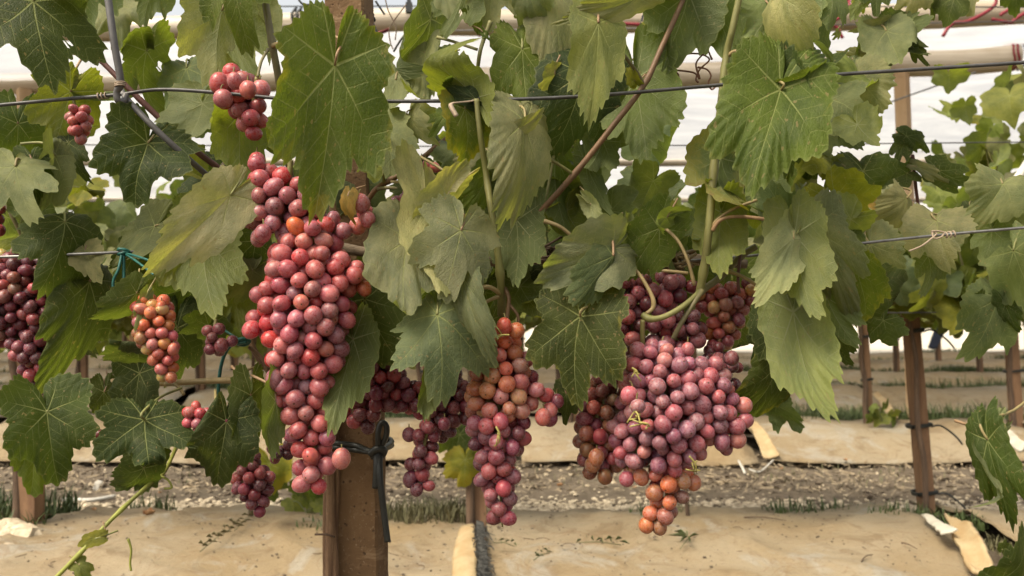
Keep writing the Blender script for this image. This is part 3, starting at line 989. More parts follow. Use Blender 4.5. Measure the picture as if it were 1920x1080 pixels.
sp = []
for i in range(900):
    q = P(r9.uniform(-60, 1760), r9.uniform(975, 1085), 2.7)
    y = r9.uniform(2.45, 3.1); x = (q.x / 2.7) * y
    sp.append((x, y, bed_height(y - ROWS[0], 0) + .008, abs(r9.gauss(0, .0018)) + .0012))
lumps('bed_litter', sp, MAT['clod'], 8)
V, Fc = [], []
for i in range(5200):
    x, y = r9.uniform(-3.2, 3.2), r9.uniform(3.86, 4.9)
    if r9.random() < .25: y = r9.uniform(5.9, 6.7); x *= 1.5
    a = r9.uniform(0, 6.28); L = abs(r9.gauss(0, .014)) + .006; w_ = r9.uniform(.0012, .005)
    c = Vector((x, y, .016 + r9.uniform(0, .012))); d_ = Vector((math.cos(a) * L, math.sin(a) * L, r9.gauss(0, .004))); s_ = Vector((-math.sin(a) * w_, math.cos(a) * w_, r9.gauss(0, .002)))
    b = len(V); V += [c - d_ - s_ * .6, c - d_ + s_ * .6, c + d_ + s_, c + d_ - s_]; Fc.append((b, b + 1, b + 2, b + 3))
me = bpy.data.meshes.new('soil_litter'); me.from_pydata(V, [], Fc); me.update()
tag(link('soil_litter', me, MAT['straw']), kind='stuff')
o = link('path', mesh_np('path', [(-120, 15.4, .03), (120, 15.4, .03), (120, 300, .03), (-120, 300, .03)], [(0, 1, 2, 3)]), MAT['pale'])  # open ground past the rows, its sunlit glare put into the pale colour
tag(o, kind='structure')
twig_spray(G(1305, 1000, .02), G(1275, 1030, .02), 'fan shaped green sprig lying under the great bunch', 8, .062, True)
twig_spray(G(1085, 1018, .02), G(1165, 1024, .02), 'green sprig with narrow leaflets hanging in a comb on the fabric', 9, .045)
twig_spray(G(925, 1018, .02), G(965, 1026, .02), 'small green sprig just beside the frayed seam', 7, .035)
twig_spray(G(375, 1035, .02), G(440, 988, .02), 'grey feathery sprig on the fabric near the long yellow shoot', 16, .03)
twig_spray(G(440, 995, .02), G(480, 960, .02), 'upper feathery sprig at the back edge of the nearest fabric', 12, .03)
twig_spray(G(1000, 1052, .02), G(1030, 1038, .02), 'tiny green sprig in the middle of the nearest fabric', 6, .02)

for i, (px, py, dx, dy, lab) in enumerate([(1395, 970, 80, 6, 'dark long twig at the back edge of the stained fabric'), (1690, 1020, 30, 10, 'thin dry twig on the fabric by the peeled flap'), (1615, 1055, 22, -14, 'forked dry twig near the bottom of the stained fabric'), (1430, 1040, 24, 30, 'curved dry twig below the great bunch'), (830, 940, 30, -30, 'twig hidden behind the centre bunches')]):
    if i == 4: continue
    a, b = G(px, py, .012), G(px + dx, py + dy, .012)
    t = MB().tube([a, a.lerp(b, .5) + Vector((0, .01, .003)), b], [.0025, .002, .001], 5, True, 4).build('dry_twig', MAT['darkbark'])
    tag(t, lab, 'twig', 'dry twigs on the near fabric')
for i in range(26):
    p = G(rng.uniform(20, 1700), rng.uniform(985, 1075), .012)
    a = rng.uniform(0, 6.28); L = rng.uniform(.012, .045)
    t = MB().tube([p, p + Vector((math.cos(a) * L * .5, math.sin(a) * L * .5 + .004, .002)), p + Vector((math.cos(a + .4) * L, math.sin(a + .4) * L, 0))], .0011, 4, True, 3).build('straw_bit', MAT['darkbark'])
    tag(t, 'short bit of dark straw lying on the nearest fabric', 'straw', 'bits of straw on the near fabric')


def curl_leaf(px, py, s, lab, row=0):
    p = G(px, py, .012)
    vs, fs = [], []
    n = 7
    q = rng.uniform(0, 6.28)
    for i in range(n):
        for j in range(n):
            u, v = i / (n - 1) * 2 - 1, j / (n - 1) * 2 - 1
            k = 1 - .35 * (u * u * v * v) - .2 * abs(u)
            x, y = u * s * k, v * s * .6 * k
            z = s * (.45 * v * v + .25 * u * u + .12 * noise.noise(Vector((u * 2, v * 2, px))))
            vs.append(p + Vector((x * math.cos(q) - y * math.sin(q), x * math.sin(q) + y * math.cos(q), z)))
    for i in range(n - 1):
        for j in range(n - 1):
            fs.append((i * n + j, (i + 1) * n + j, (i + 1) * n + j + 1, i * n + j + 1))
    o = link('fallen_leaf', mesh_np('fallen_leaf', vs, fs), MAT['litter'])
    tag(o, lab, 'dead leaf', 'dead leaves fallen on the soil')


for px, py, s, lab in [(280, 966, .032, 'largest curled tan leaf on the gravel below the low leaves'), (176, 957, .016, 'small rusty leaf on the soil near the white stick'), (35, 940, .04, 'tan curled leaf on the soil beside the grassy post'), (1050, 912, .022, 'curled brown leaf on the soil between the two big bunches'),
                       (1190, 916, .016, 'flat reddish leaf on the soil behind the great bunch tip'), (1585, 868, .020, 'orange leaf lying at the second bed edge'), (1465, 880, .018, 'pale brown leaf on the soil by the second bed slit'), (300, 925, .014, 'tiny tan leaf on the grey soil right of the white stick')]:
    curl_leaf(px, py, s, lab)
a, b, c = G(119, 936, .012), G(170, 938, .012), G(216, 931, .012)
tag(MB().tube([a, b, c], .0085, 8, True, 5).build('plastic_stick', MAT['white']), 'white plastic stick lying on the soil below the low leaves', 'stick')
p = G(184, 912, .02)
bm_ = bmesh.new(); bmesh.ops.create_cube(bm_, size=1)
for v in bm_.verts: v.co = Vector((v.co.x * .032, v.co.y * .03, v.co.z * .045))
bmesh.ops.bevel(bm_, geom=list(bm_.edges), offset=.006, segments=2, affect='EDGES')
for v in bm_.verts: v.co = Matrix.Rotation(.3, 3, 'Y') @ v.co + p
me = bpy.data.meshes.new('plastic_scrap'); bm_.to_mesh(me); bm_.free()
tag(link('plastic_scrap', me, MAT['white']), 'small white block of plastic on the soil above the white stick', 'plastic scrap')
a, b = G(1385, 868, .01), G(1397, 888, .01)
tag(MB().tube([a, b], .006, 7).build('plastic_stick', MAT['white']), 'short white peg on the soil behind the great bunch', 'stick')
tag(MB().tube([G(1405, 880, .01), G(1425, 884, .01), G(1450, 874, .015)], .004, 6, True, 5).build('plastic_stick', MAT['white']), 'bent thin white strip beside the short peg on the soil', 'stick')

# stones in the near left corner
for i in range(16):
    p = G(rng.uniform(-20, 62), rng.uniform(990, 1078), .0)
    if p.x > -1.52: continue
    bm_ = bmesh.new(); bmesh.ops.create_icosphere(bm_, subdivisions=2, radius=1)
    s = rng.uniform(.02, .05)
    for v in bm_.verts:
        v.co *= 1 + .35 * noise.noise(v.co * 1.4 + Vector((i, 0, 0)))
        v.co = Vector((v.co.x * s * 1.3, v.co.y * s, v.co.z * s * .7)) + p + Vector((0, 0, .01))
    me = bpy.data.meshes.new('field_stone'); bm_.to_mesh(me); bm_.free()
    tag(link('field_stone', me, MAT['pebble']), 'rough pale stone among those heaped by the grassy post foot', 'stone', 'stones at the grassy post foot')


# ------------------------------------------------------------------ the greenhouse overhead
def film_roll(name, p0, p1, r, label, cat, seed, taper_end=False):
    t = empty(name, p0.lerp(p1, .5)); tag(t, label, cat)
    n, k = 90, 20
    vs, fs = [], []
    for i in range(n + 1):
        f = i / n
        c = p0.lerp(p1, f)
        c.z += -.03 * math.sin(PI * f) + .02 * noise.noise(Vector((f * 6, seed, 0)))
        for j in range(k):
            q = 2 * PI * j / k
            rr = r * (1 + .05 * noise.noise(Vector((f * 5, math.cos(q) * 2, math.sin(q) * 2 + seed))) + .02 * noise.noise(Vector((f * 30, math.cos(q) * 3, math.sin(q) * 3 + seed))))
            vs.append(c + Vector((0, math.cos(q) * rr, math.sin(q) * rr)))
    for i in range(n):
        for j in range(k):
            j2 = (j + 1) % k
            fs.append((i * k + j, (i + 1) * k + j, (i + 1) * k + j2, i * k + j2))
    fs.append(tuple(range(k))); fs.append(tuple(n * k + j for j in range(k))[::-1])
    link('film_tube', mesh_np(name, vs, fs), MAT['roll'], t)
    return t


def band(root, c, r, wdt, mat, name='band'):
    mb = MB()
    for q in range(2):
        pts = [c + Vector((wdt * (q - .5) + .01 * math.sin(k * 1.3), math.cos(k / 18 * 2 * PI) * r, math.sin(k / 18 * 2 * PI) * r)) for k in range(19)]
        mb.tube(pts, .008, 6, False)
    mb.build(name, mat, root)


ra = film_roll('film_roll', P(-420, 58, 5.2), P(775, 36, 5.2), .068, 'cream roll of greenhouse film with a black end cap beyond the concrete post', 'film roll', 1)
MB().tube([P(770, 36, 5.2), P(779, 36, 5.2)], .05, 12).build('end_cap', MAT['black'], ra)
band(ra, P(560, 40, 5.2), .075, .03, MAT['black'])
rb = film_roll('film_roll', P(800, 42, 5.3), P(2300, 8, 5.3), .078, 'cream roll of greenhouse film along the top, laced with red cord', 'film roll', 2)
for px in (905, 1220, 1410, 1590): band(rb, P(px, 42 - (px - 800) * .0227, 5.3), .085, .03, MAT['red'])
rc = film_roll('film_roll', P(860, 152, 6.3), P(1905, 108, 6.3), .092, 'lower shiny beige roll of greenhouse film ending in dark ties', 'film roll', 3)
band(rc, P(1893, 108, 6.3), .098, .03, MAT['red']); band(rc, P(1905, 107, 6.3), .09, .05, MAT['black'])
rd = film_roll('film_roll', P(-300, 152, 6.3), P(690, 146, 6.3), .075, 'lower beige roll of greenhouse film behind the dark corner leaf', 'film roll', 4)

for i, (px, py) in enumerate([(45, 152), (1690, 118), (-830, 150), (2500, 110)]):
    top = P(px, py + 16, 6.25)
    bx = P(px + (24 if i == 1 else 0), 600, 6.25).x
    mb = MB()
    n = 12
    for k in range(n):
        a, b = k / n, (k + 1) / n
        za, zb = top.z * (1 - a), top.z * (1 - b)
        xa, xb = top.x + (bx - top.x) * a, top.x + (bx - top.x) * b
    mb.tube([Vector((top.x, 6.25, top.z)), Vector(((top.x + bx) / 2, 6.25, top.z / 2)), Vector((bx, 6.25, -.1))], .058, 4, True, 6)
    if i > 1: continue
    o = mb.build('timber_post', MAT['farwood'])
    for pl in o.data.polygons: pl.use_smooth = False
    tag(o, ['pale timber post under the lower film roll, seen below the dark corner leaf', 'pale timber post under the shiny film roll, wrapped by foliage'][i], 'post', 'timber posts carrying the film rolls')


def film_sheet(y0, z0, y1, z1, x0, x1, rise, label, seed, hem=0.0, nx=70, ny=20, tilt0=0.0, tilt1=0.0):
    vs, fs = [], []
    for i in range(nx + 1):
        x = x0 + (x1 - x0) * i / nx
        for j in range(ny + 1):
            t = j / ny
            y = y0 + (y1 - y0) * t
            z = z0 + (z1 - z0) * t + rise * math.sin(PI * t) + x * (tilt0 * (1 - t) + tilt1 * t)
            z += (.07 * noise.noise(Vector((x * .8, y * .8, seed))) + .035 * noise.noise(Vector((x * 2.2 + y, y * 2, seed))) + .02 * noise.noise(Vector((x * 5, y * 2.5, seed)))) * math.sin(PI * min(1, t * 1.0 + .02))
            if hem: z -= hem * (1 - t) * (.5 + .5 * noise.noise(Vector((x * .7, seed, 4))))
            vs.append((x, y, z))
    for i in range(nx):
        for j in range(ny):
            fs.append((i * (ny + 1) + j, (i + 1) * (ny + 1) + j, (i + 1) * (ny + 1) + j + 1, i * (ny + 1) + j + 1))
    o = link('film_sheet', mesh_np('film_sheet', vs, fs), MAT['film'])
    tag(o, label, 'greenhouse film', 'sheets of clouded film over the rows')


zr = P(900, 150, 6.3).z
film_sheet(5.3, P(900, 40, 5.3).z - .05, 6.42, zr + .06, -6.5, 6.5, .10, 'white film sheet stretched between the two nearest beige rolls', 1, tilt0=.012, tilt1=.042)
prev = (6.46, zr + .05)
names = ['first', 'second', 'third', 'fourth', 'fifth', 'sixth', 'seventh']
for k in range(3):
    y1 = prev[0] + 3.4
    z1 = 2.50 + .02 * (k % 2)
    hw = .62 * y1 + 4
    film_sheet(prev[0], prev[1], y1, z1, -hw, hw, .38, 'pale clouded film vault over the far rows, %s beyond the rolls' % names[k], 5 + k, tilt0=.042 if k == 0 else 0)
    o = MB().tube([Vector((-hw, y1 + .05, z1)), Vector((0, y1 + .05, z1 - .02)), Vector((hw, y1 + .05, z1))], .05, 8, True, 8).build('roof_pipe', MAT['roll'])
    tag(o, 'thin beige gutter pipe under the film, %s one behind the near rolls' % names[k], 'pipe', 'pipes between the film vaults')
    prev = (y1 + .1, z1)

# ------------------------------------------------------------------ vines of the rows behind
FARLEAF = [leaf_mesh('far_leaf', 100 + i, N=64, M=4, w=rng.uniform(.9, 1.15), fold=rng.uniform(-.1, .45), cup=rng.uniform(-.3, .2), bend=rng.uniform(.1, .6), wav=rng.uniform(.05, .14), ruf=.05, lobe=rng.uniform(.9, 1.4), side=rng.uniform(-.3, .3)) for i in range(12)]
LOWLEAF = [leaf_mesh('low_leaf', 140 + i, N=20, M=2, w=1.0, fold=rng.uniform(-.1, .4), bend=rng.uniform(.1, .6), wav=.1, ruf=.0, teeth=0) for i in range(5)]


def random_leaf_matrix(p, size, r, facing=None):
    tip = Vector((r.gauss(0, .5), r.gauss(0, .25), -1.0))
    n0 = Vector((r.gauss(0, .55), -1 if r.random() < .75 else 1, 0))
    return leaf_matrix(p, tip, n0, size, pitch=r.gauss(.45, .45), roll=r.gauss(0, .5), back=False)


def canopy_points(r, x0, y0, n, half, zlo, zhi, top):
    """Scatter along shoots that rise and arch from the cordon; uneven outline with gaps."""
    pts = []
    while len(pts) < n:
        sx = x0 + r.uniform(-half, half)
        h = zlo + (zhi - zlo) * (r.random() ** 1.2) * top(sx)
        hang = r.uniform(-.04, .08) if y0 < 5 else r.uniform(-.02, .30 if x0 < -.5 else .12)
        for k in range(r.randint(5, 9)):
            f = r.random()
            z = (zlo - hang) * (1 - f) + h * f
            pts.append(Vector((sx + r.gauss(0, .10), y0 + r.gauss(0, .16), z)))
    return pts[:n]


def post_with_ties(x, y, lean, h, w, label, ties, name='vine_post', mat='stake', group='posts of the rows behind', tails=True):
    base = Vector((x, y, (.03 if 3 < y < 4 else bed_height(0, 0 if y < 3 else 1)) - .06))
    t = empty(name, base); tag(t, label, 'post', group)
    mb = MB()
    n = 14
    top = base + Vector((lean, 0, h))
    vs, fs = [], []
    for i in range(n + 1):
        c = base.lerp(top, i / n) - Vector((0, 0, .06 if i == 0 else 0))
        for sx, sy in ((-1, -1), (-.94, -1.06), (.94, -1.06), (1, -1), (1, 1), (-1, 1)):
            j = .05 * noise.noise(Vector((i * .7, sx * 3 + x * 7, sy)))
            vs.append(c + Vector((sx * w / 2 * (1 + j), sy * w / 2 * (1 + j), 0)))
    for i in range(n):
        for k in range(6):
            k2 = (k + 1) % 6
            fs.append((i * 6 + k, i * 6 + k2, (i + 1) * 6 + k2, (i + 1) * 6 + k))
    fs.append(tuple(n * 6 + k for k in range(6)))
    link('shaft', mesh_np('shaft', vs, fs, False), MAT[mat], t)
    for zt in ties:
        c = base + Vector((lean * zt / h, 0, zt))
        mb = MB()
        s = w * .62
        for q in range(2):
            dz = .006 * q
            ring = [c + Vector((s * a * 1.1, s * b, dz + .004 * a)) for a, b in ((-1.15, -1), (0, -1.05), (1, -1), (1.05, 0), (1, 1), (-1.15, 1), (-1.35, 0), (-1.15, -1))]
            mb.tube(ring, .0042, 6, False)
        if tails:
            mb.tube([c + Vector((s, -s, 0)), c + Vector((s + .03, -s - .01, .005)), c + Vector((s + .075, -s - .02, -.03)), c + Vector((s + .10, -s - .02, -.06))], .0035, 5, True, 4)
        mb.build('tie', MAT['black'], t)
    return t, base, top


def row_vine(x, y, lean, seed, label, group, n_leaf, half, ztop, meshes, single=True, trunk_dx=-.03, trunk_r=.012, kinds='dnmmgggty', size=.094, lo=.85, yellow=.1):
    r = random.Random(seed)
    base = Vector((x + trunk_dx, y - .03, .14))
    t = empty('grapevine', base); tag(t, label, 'grapevine', group)
    pts = [base - Vector((0, 0, .06))]
    for k in range(1, 7):
        pts.append(base + Vector((lean * k / 6 * .9 + r.uniform(-.012, .012), r.uniform(-.01, .01), .75 * k / 6)))
    mb = MB(); mb.tube(pts, [trunk_r * (1.25 - .06 * k) for k in range(7)], 8, True, 4)
    mb.build('trunk', MAT['darkbark'], t)
    e = pts[-1]
    mb = MB()
    for s in (-1, 1):
        cp = [e, e + Vector((s * .12, .02, .05))] + [Vector((e.x + s * half * q, e.y + r.uniform(-.02, .03), .80 + r.uniform(-.015, .02))) for q in (.4, .7, 1.0)]
        mb.tube(cp, [trunk_r * .9, trunk_r * .8, trunk_r * .7, trunk_r * .6, trunk_r * .45], 6, True, 3)
    mb.build('cordon', MAT['cane'], t)
    pp = canopy_points(r, x + lean, y, n_leaf, half, lo, ztop[1], ztop[0])
    mb = MB()
    for k in range(int(n_leaf / 9)):
        q = r.choice(pp); a = Vector((q.x + r.uniform(-.1, .1), y + r.uniform(-.05, .05), .80))
        mb.tube([a, a.lerp(q, .5) + Vector((r.uniform(-.06, .06), r.uniform(-.05, .05), .03)), q], [.0045, .004, .002], 5, True, 4)
    o = mb.build('shoots', MAT['tint'], t); o.name = 'shoot'
    o.color = (.16, .15, .05, 1); o['kind'] = 'stuff'
    if single:
        for q in pp:
            o = bpy.data.objects.new('leaf', r.choice(meshes)); COL.objects.link(o)
            o.parent = t
            o.matrix_basis = Matrix.Translation(-base) @ random_leaf_matrix(q, size * r.uniform(.5, 1.15), r)
            k = r.choice(kinds)
            o.color = leaf_color(k, r.uniform(.0, .75) if r.random() < yellow else 0)
    else:
        V, Fc = [], []
        data = []
        for m in meshes:
            v = np.zeros(len(m.vertices) * 3); m.vertices.foreach_get('co', v)
            data.append((v.reshape(-1, 3), [tuple(p.vertices) for p in m.polygons]))
        b = 0
        for q in pp:
            v, f = r.choice(data)
            m = np.array(random_leaf_matrix(q, size * r.uniform(.55, 1.2), r))
            V.append(v @ m[:3, :3].T + m[:3, 3]); Fc += [tuple(i + b for i in g) for g in f]; b += len(v)
        me = bpy.data.meshes.new('foliage'); me.from_pydata(np.concatenate(V).tolist(), [], Fc); me.update()
        o = link('foliage', me, MAT['leaf'], t); o['kind'] = 'stuff'
        o.color = leaf_color(r.choice('mlmgly'), 0)
    return t


# row two: its posts and vines, the leaves one by one
def hump2(x):
    if x > .85: return 1.68 if x > 1.52 else (1.0 if x > 1.4 else .80)
    if x > .2: return .74
    return .95
lab = ['brown post with grass at its foot, its top behind the low shaded leaves', 'short dark post end standing behind the centre grape bunches', 'brown post with three black ties beside the peeled flap']
for i, (x, lean) in enumerate(zip(PX2, (-.02, 0, -.07))):
    post_with_ties(x * (1.09 if i == 2 else 1), ROWS[0] + (.26 if i == 2 else 0), lean, (1.3, .9, .98)[i], .047 if i == 2 else (.062 if i == 0 else .042), lab[i], [(.03,), (.05,), (.18, .42, .76)][i], group='posts of the second row')
ties = None
lab = ['second-row vine on the grassy brown post behind the dangling dark bunch', 'second-row vine behind the hero bunches in the middle', 'second-row vine on the post with three black ties, dusty leaves to the top wire', 'second-row vine at the edge past the white pole']
for i, (x, lean) in enumerate(zip(PX2 + [1.92], (-.02, 0, -.07, 0))):
    row_vine(x * (1.09 if i == 2 else 1), ROWS[0] + (.24 if i == 2 else 0), lean, 40 + i, lab[i], 'vines of the second row', [290, 295, 298, 295][i], (.74, .74, .74, .42)[i], (hump2, 1.34), FARLEAF, trunk_dx=-.034 if i == 2 else -.03, trunk_r=.0085 if i == 2 else .012, yellow=.08, kinds='nmllggtglty' if i < 3 else 'lllglylgm')  # many light kinds: skylit brightness put into the leaf colours

for i, (x, lb) in enumerate([(-.86, 'second-row vine rising from the thin dark stub behind the long bunch'), (.63, 'second-row vine on the thin pale stem behind the great bunch tip')]):
    row_vine(x, ROWS[0] + .12, .0, 48 + i, lb, 'vines of the second row', 290, .5, (hump2, 1.34), FARLEAF, trunk_r=.006, yellow=.08, kinds='nmllggtglty')  # same light mix, skylight included in the leaf colours

hump3 = lambda x: 1.0 if abs(x - 2.0) < .3 or x > 2.5 else .86 + .12 * math.sin(x * 3)
for i in range(8):
    x = 2.07 - .85 * (i - 1)
    s = ['at the far right edge', 'by the thin pale-banded stake', 'next to the thin stake', 'behind the great bunch', 'behind the post gap', 'behind the long bunch', 'at left behind the cane', 'behind the leftmost bunch'][i]
    t, b, tp = post_with_ties(x, ROWS[1], -.05, 1.15, .055 if i == 0 else (.036 if i % 2 else .045), 'slim brown stake of the third row %s' % s, (.12, .3, .55) if i == 1 else (.35,), group='posts of the third row', tails=(i == 0))
    row_vine(x, ROWS[1], -.05, 60 + i, 'third-row vine %s' % s, 'vines of the third row', 210, .46, (hump3, 1.40), FARLEAF, trunk_r=.013, kinds='mllgtylg', yellow=.2)  # paler leaf colours also carry the skylight on this row

for k in range(2, 6):
    y = ROWS[k]
    n = int((.62 * y * 2 + 1) / 1.0)
    for j in range(n):
        x = -(.62 * y + .5) + (j + .5 + random.Random(k * 77 + j).uniform(-.15, .15)) * 1.0
        row = ['fourth', 'fifth', 'sixth', 'seventh', 'eighth', 'ninth'][k - 2]
        post_with_ties(x, y, -.03, 1.15, .05, 'thin wooden stake in the %s vine row' % row, (.4,) if k < 4 else (), group='stakes of the %s vine row' % row, tails=False)
        row_vine(x, y, -.03, 200 + k * 40 + j, 'green vine in the %s row, far behind the near grapes' % row, 'vines of the %s row' % row, 130 if k < 4 else 90, .55, (lambda q: .82 + .15 * math.sin(q * 2.1), 1.40), LOWLEAF, single=False, size=.15 if k < 4 else .18, trunk_r=.016)

# wires strung along the rows
for k, (y, zz) in enumerate([(ROWS[0] - .03, (.80, 1.36)), (ROWS[1], (.80, 1.15, 1.45)), (ROWS[2], (.82, 1.4))]):
    for q, z in enumerate(zz):
        hw = .62 * y + .6
        o = MB().tube([Vector((-hw, y, z)), Vector((0, y, z - .012)), Vector((hw, y, z + .01))], .0022 if k == 0 else .003, 5, True, 8).build('trellis_wire', MAT['wire'])
        tag(o, '%s wire strung along the %s row' % (['lower', 'upper', 'topmost'][q], ['second', 'third', 'fourth'][k]), 'wire', 'wires of the rows behind')
o = MB().tube([P(1555, 232, 5.9), P(1830, 135, 5.9)], .006, 5).build('brace_wire', MAT['galv'])
tag(o, 'slanting stay wire crossing the pale timber post', 'wire')
o = MB().tube([P(500, 12, 5.0), P(1300, 10, 5.0), P(2000, 14, 5.0)], .004, 5).build('trellis_wire', MAT['black']); tag(o, 'thin dark wire running just above the upper film roll', 'wire')
o = MB().tube([P(760, 58, 5.0), P(1300, 52, 5.0), P(2000, 38, 5.0)], .0035, 5).build('trellis_wire', MAT['galv']); tag(o, 'thin pale wire just below the upper film roll', 'wire')
o = MB().tube([P(1890, 362, 2.6), P(1940, 285, 2.6)], .013, 8).build('white_pole', MAT['white']); tag(o, 'slanting white pole end entering above the dusty broad leaf', 'pole')

# the dark blue sheet hanging far down the aisle
a = draped_strip('blue_sheet', 'small dark blue sheet hanging among the far stakes by the tied post', 'sheet', [P(1768, 592, 11.2), P(1772, 625, 11.2), P(1757, 655, 11.2)], [P(1748, 592, 11.2), P(1752, 620, 11.2), P(1740, 655, 11.2)], MAT['blue'], .01, seed=4, curl=.02)

# ------------------------------------------------------------------ the near row: post, wires, cords
pb = P(668, 1085, 1.20); pt = P(632, -70, 1.20)
dirp = (pb - pt) / (pb.z - pt.z)
base = pt + dirp * (-0.1 - pt.z)
post = empty('concrete_post', base); tag(post, 'broad sandy brown post in the middle with a black cord knotted round it', 'post')
vs, fs = [], []
W0 = 74 * ppm(1.20)
n = 60
prof = [(-.5, .0), (-.46, -.035), (.46, -.035), (.52, .03), (.66, .55), (.62, .9), (-.5, .9)]
top = pt + Vector((0, 0, .25))
for i in range(n + 1):
    c = base.lerp(top, i / n)
    for k, (a, b) in enumerate(prof):
        q = c + Vector((a * W0, b * W0, 0))
        j = noise.noise(q * 28) * .0018 + noise.noise(q * 90) * .0010
        vs.append(q + Vector((j * (1 if a > 0 else -1), j, 0)))
m = len(prof)
for i in range(n):
    for k in range(m):
        k2 = (k + 1) % m
        fs.append((i * m + k, i * m + k2, (i + 1) * m + k2, (i + 1) * m + k))
link('shaft', mesh_np('shaft', vs, fs, False), MAT['post'], post)
c = P(708, 846, 1.165)
mb = MB()
L, R_ = P(628, 842, 1.19), P(706, 843, 1.19)
pz = P(670, 840, 1.19)
rad = .0038
for dz, dy in ((0, 0), (.006, -.001)):
    mb.tube([L + Vector((-.004, .06, dz + .004)), L + Vector((-.003, -.004, dz + .004)), pz + Vector((0, -.006, dz - .002)), c + Vector((-.004, -.002, 0)), R_ + Vector((.012, .05, dz)), L + Vector((-.004, .06, dz + .004))], rad, 8, False, 5)
mb.build('wrap', MAT['black'], post)
mb = MB(); mb.tube([c + Vector((-.009, -.004, -.003)), c + Vector((0, -.008, .004)), c + Vector((.009, -.005, .002)), c + Vector((.004, .001, -.006)), c + Vector((-.007, -.004, -.005))], .0052, 8, True, 5)
mb.build('knot', MAT['black'], post)
mb = MB(); mb.tube([c + Vector((.002, -.004, 0)), P(709, 815, 1.155), P(713, 796, 1.155), P(719, 793, 1.155), P(725, 800, 1.155), P(724, 818, 1.157), c + Vector((.004, -.003, .004))], .0038, 8, True, 6)
mb.build('loop', MAT['black'], post)
mb = MB(); mb.tube([c + Vector((0, -.004, 0)), P(707, 880, 1.155), P(705, 916, 1.155)], .0052, 8, True, 5, flat=.5); mb.build('short_tail', MAT['black'], post)
mb = MB(); mb.tube([c + Vector((.003, -.003, 0)), P(713, 900, 1.15), P(721, 970, 1.15), P(727, 1016, 1.15)], .0042, 8, True, 6, flat=.6); mb.build('long_tail', MAT['black'], post)

# wires of the near row
def wire(pts, r, mat, label, name='trellis_wire', sides=8, seg=8):
    o = MB().tube([P(*p) for p in pts], r, sides, True, seg).build(name, MAT[mat])
    return tag(o, label, 'wire')


DT = 0.992
wire([(-300, 225, DT), (0, 197, DT), (120, 186, DT), (225, 177, DT), (300, 168, DT), (400, 173, DT), (560, 187, DT), (720, 190, DT), (900, 188, DT), (1100, 180, DT), (1330, 161, DT), (1540, 142, DT * .985), (1720, 130, DT * .97), (1920, 117, DT * .95), (2200, 95, DT * .93)], .0021, 'wire', 'upper dark wire of the near row crossing the whole picture')
wire([(-300, 492, 1.0), (0, 482, 1.0), (180, 475, 1.01), (300, 470, 1.04), (500, 463, 1.12), (700, 470, 1.15), (900, 486, 1.15), (1100, 490, 1.15), (1300, 488, 1.14), (1460, 474, 1.13), (1590, 459, 1.08), (1750, 442, 1.08), (1920, 427, 1.06), (2250, 400, 1.04)], .0017, 'galv', 'lower grey wire of the near row below the broad dusty leaves')
o = MB().tube([P(192, -80, .97), P(203, 0, .97), P(214, 80, .97), P(226, 152, .975), P(219, 172, .978), P(221, 188, .98), P(231, 190, .985), P(236, 178, .99)], [.0041] * 4 + [.0038] * 4, 10, True, 6).build('hanger_rod', MAT['rod'])
tag(o, 'grey metal rod hooked round the upper wire beside the dark corner leaf', 'rod')
o = MB().tube([P(228, 170, .996), P(240, 188, .992), P(300, 250, .99), P(392, 332, 1.04), P(440, 372, 1.22)], [.0034] * 5, 10, True, 6).build('brace_rod', MAT['rod'])
tag(o, 'grey rod slanting down from the hook on the upper wire', 'rod')


def coil(p0, p1, r, wr, turns, mat, label, name, cat):
    pts = []
    d = (p1 - p0)
    for i in range(int(turns * 12) + 1):
        t = i / (turns * 12); q = 2 * PI * turns * t
        pts.append(p0 + d * t + Vector((0, math.cos(q) * r, math.sin(q) * r)))
    o = MB().tube(pts, wr, 5, True).build(name, MAT[mat])
    return tag(o, label, cat)


coil(P(182, 181, DT), P(202, 179, DT), .0035, .0008, 3, 'twist', 'thin pale wire coiled on the upper wire left of the rod hook', 'wire_tie', 'wire tie')
o = MB()
for k in range(3):
    cpt = P(225, 155 + k * 3, .975)
    o.tube([cpt + Vector((math.cos(q / 8 * 2 * PI) * .0055, math.sin(q / 8 * 2 * PI) * .0055, .0006 * math.sin(q))) for q in range(9)], .0008, 5, False)
tag(o.build('wire_tie', MAT['twist']), 'thin pale wire wound round the grey rod above its hook', 'wire tie')
coil(P(1770, 441, 1.08), P(1792, 438, 1.078), .0035, .0010, 3, 'twist', 'pale wire coil with a long tail on the lower wire', 'wire_tie', 'wire tie')
o = MB().tube([P(1704, 471, 1.065), P(1728, 461, 1.065), P(1748, 446, 1.07), P(1756, 438, 1.074), P(1748, 436, 1.074), P(1752, 447, 1.07), P(1765, 444, 1.074), P(1770, 436, 1.074), P(1758, 433, 1.074), P(1746, 434, 1.074)], .0011, 5, True, 6).build('wire_tie', MAT['twist'])
tag(o, 'pale wire knot with a dangling tail on the lower wire', 'wire tie')
o = MB().tube([P(856, 218, .965), P(845, 196, .968), P(860, 192, .975), P(880, 190, .982), P(893, 187, .986)], .0028, 4, True, 5, flat=.35).build('paper_tie', MAT['twist'])
tag(o, 'brown paper twist tie holding the green shoot to the upper wire', 'tie')
o = MB().tube([P(884, 183, .988), P(892, 196, .985), P(897, 184, .988), P(886, 191, .988)], .0022, 6, True, 5).build('shoot_clip', MAT['black'])
tag(o, 'dark clip round the upper wire at the paper twist tie', 'clip')
st = empty('green_string', P(232, 476, 1.02)); tag(st, 'green string tied on the lower wire with a hanging loop', 'string')
k = P(232, 474, 1.02)
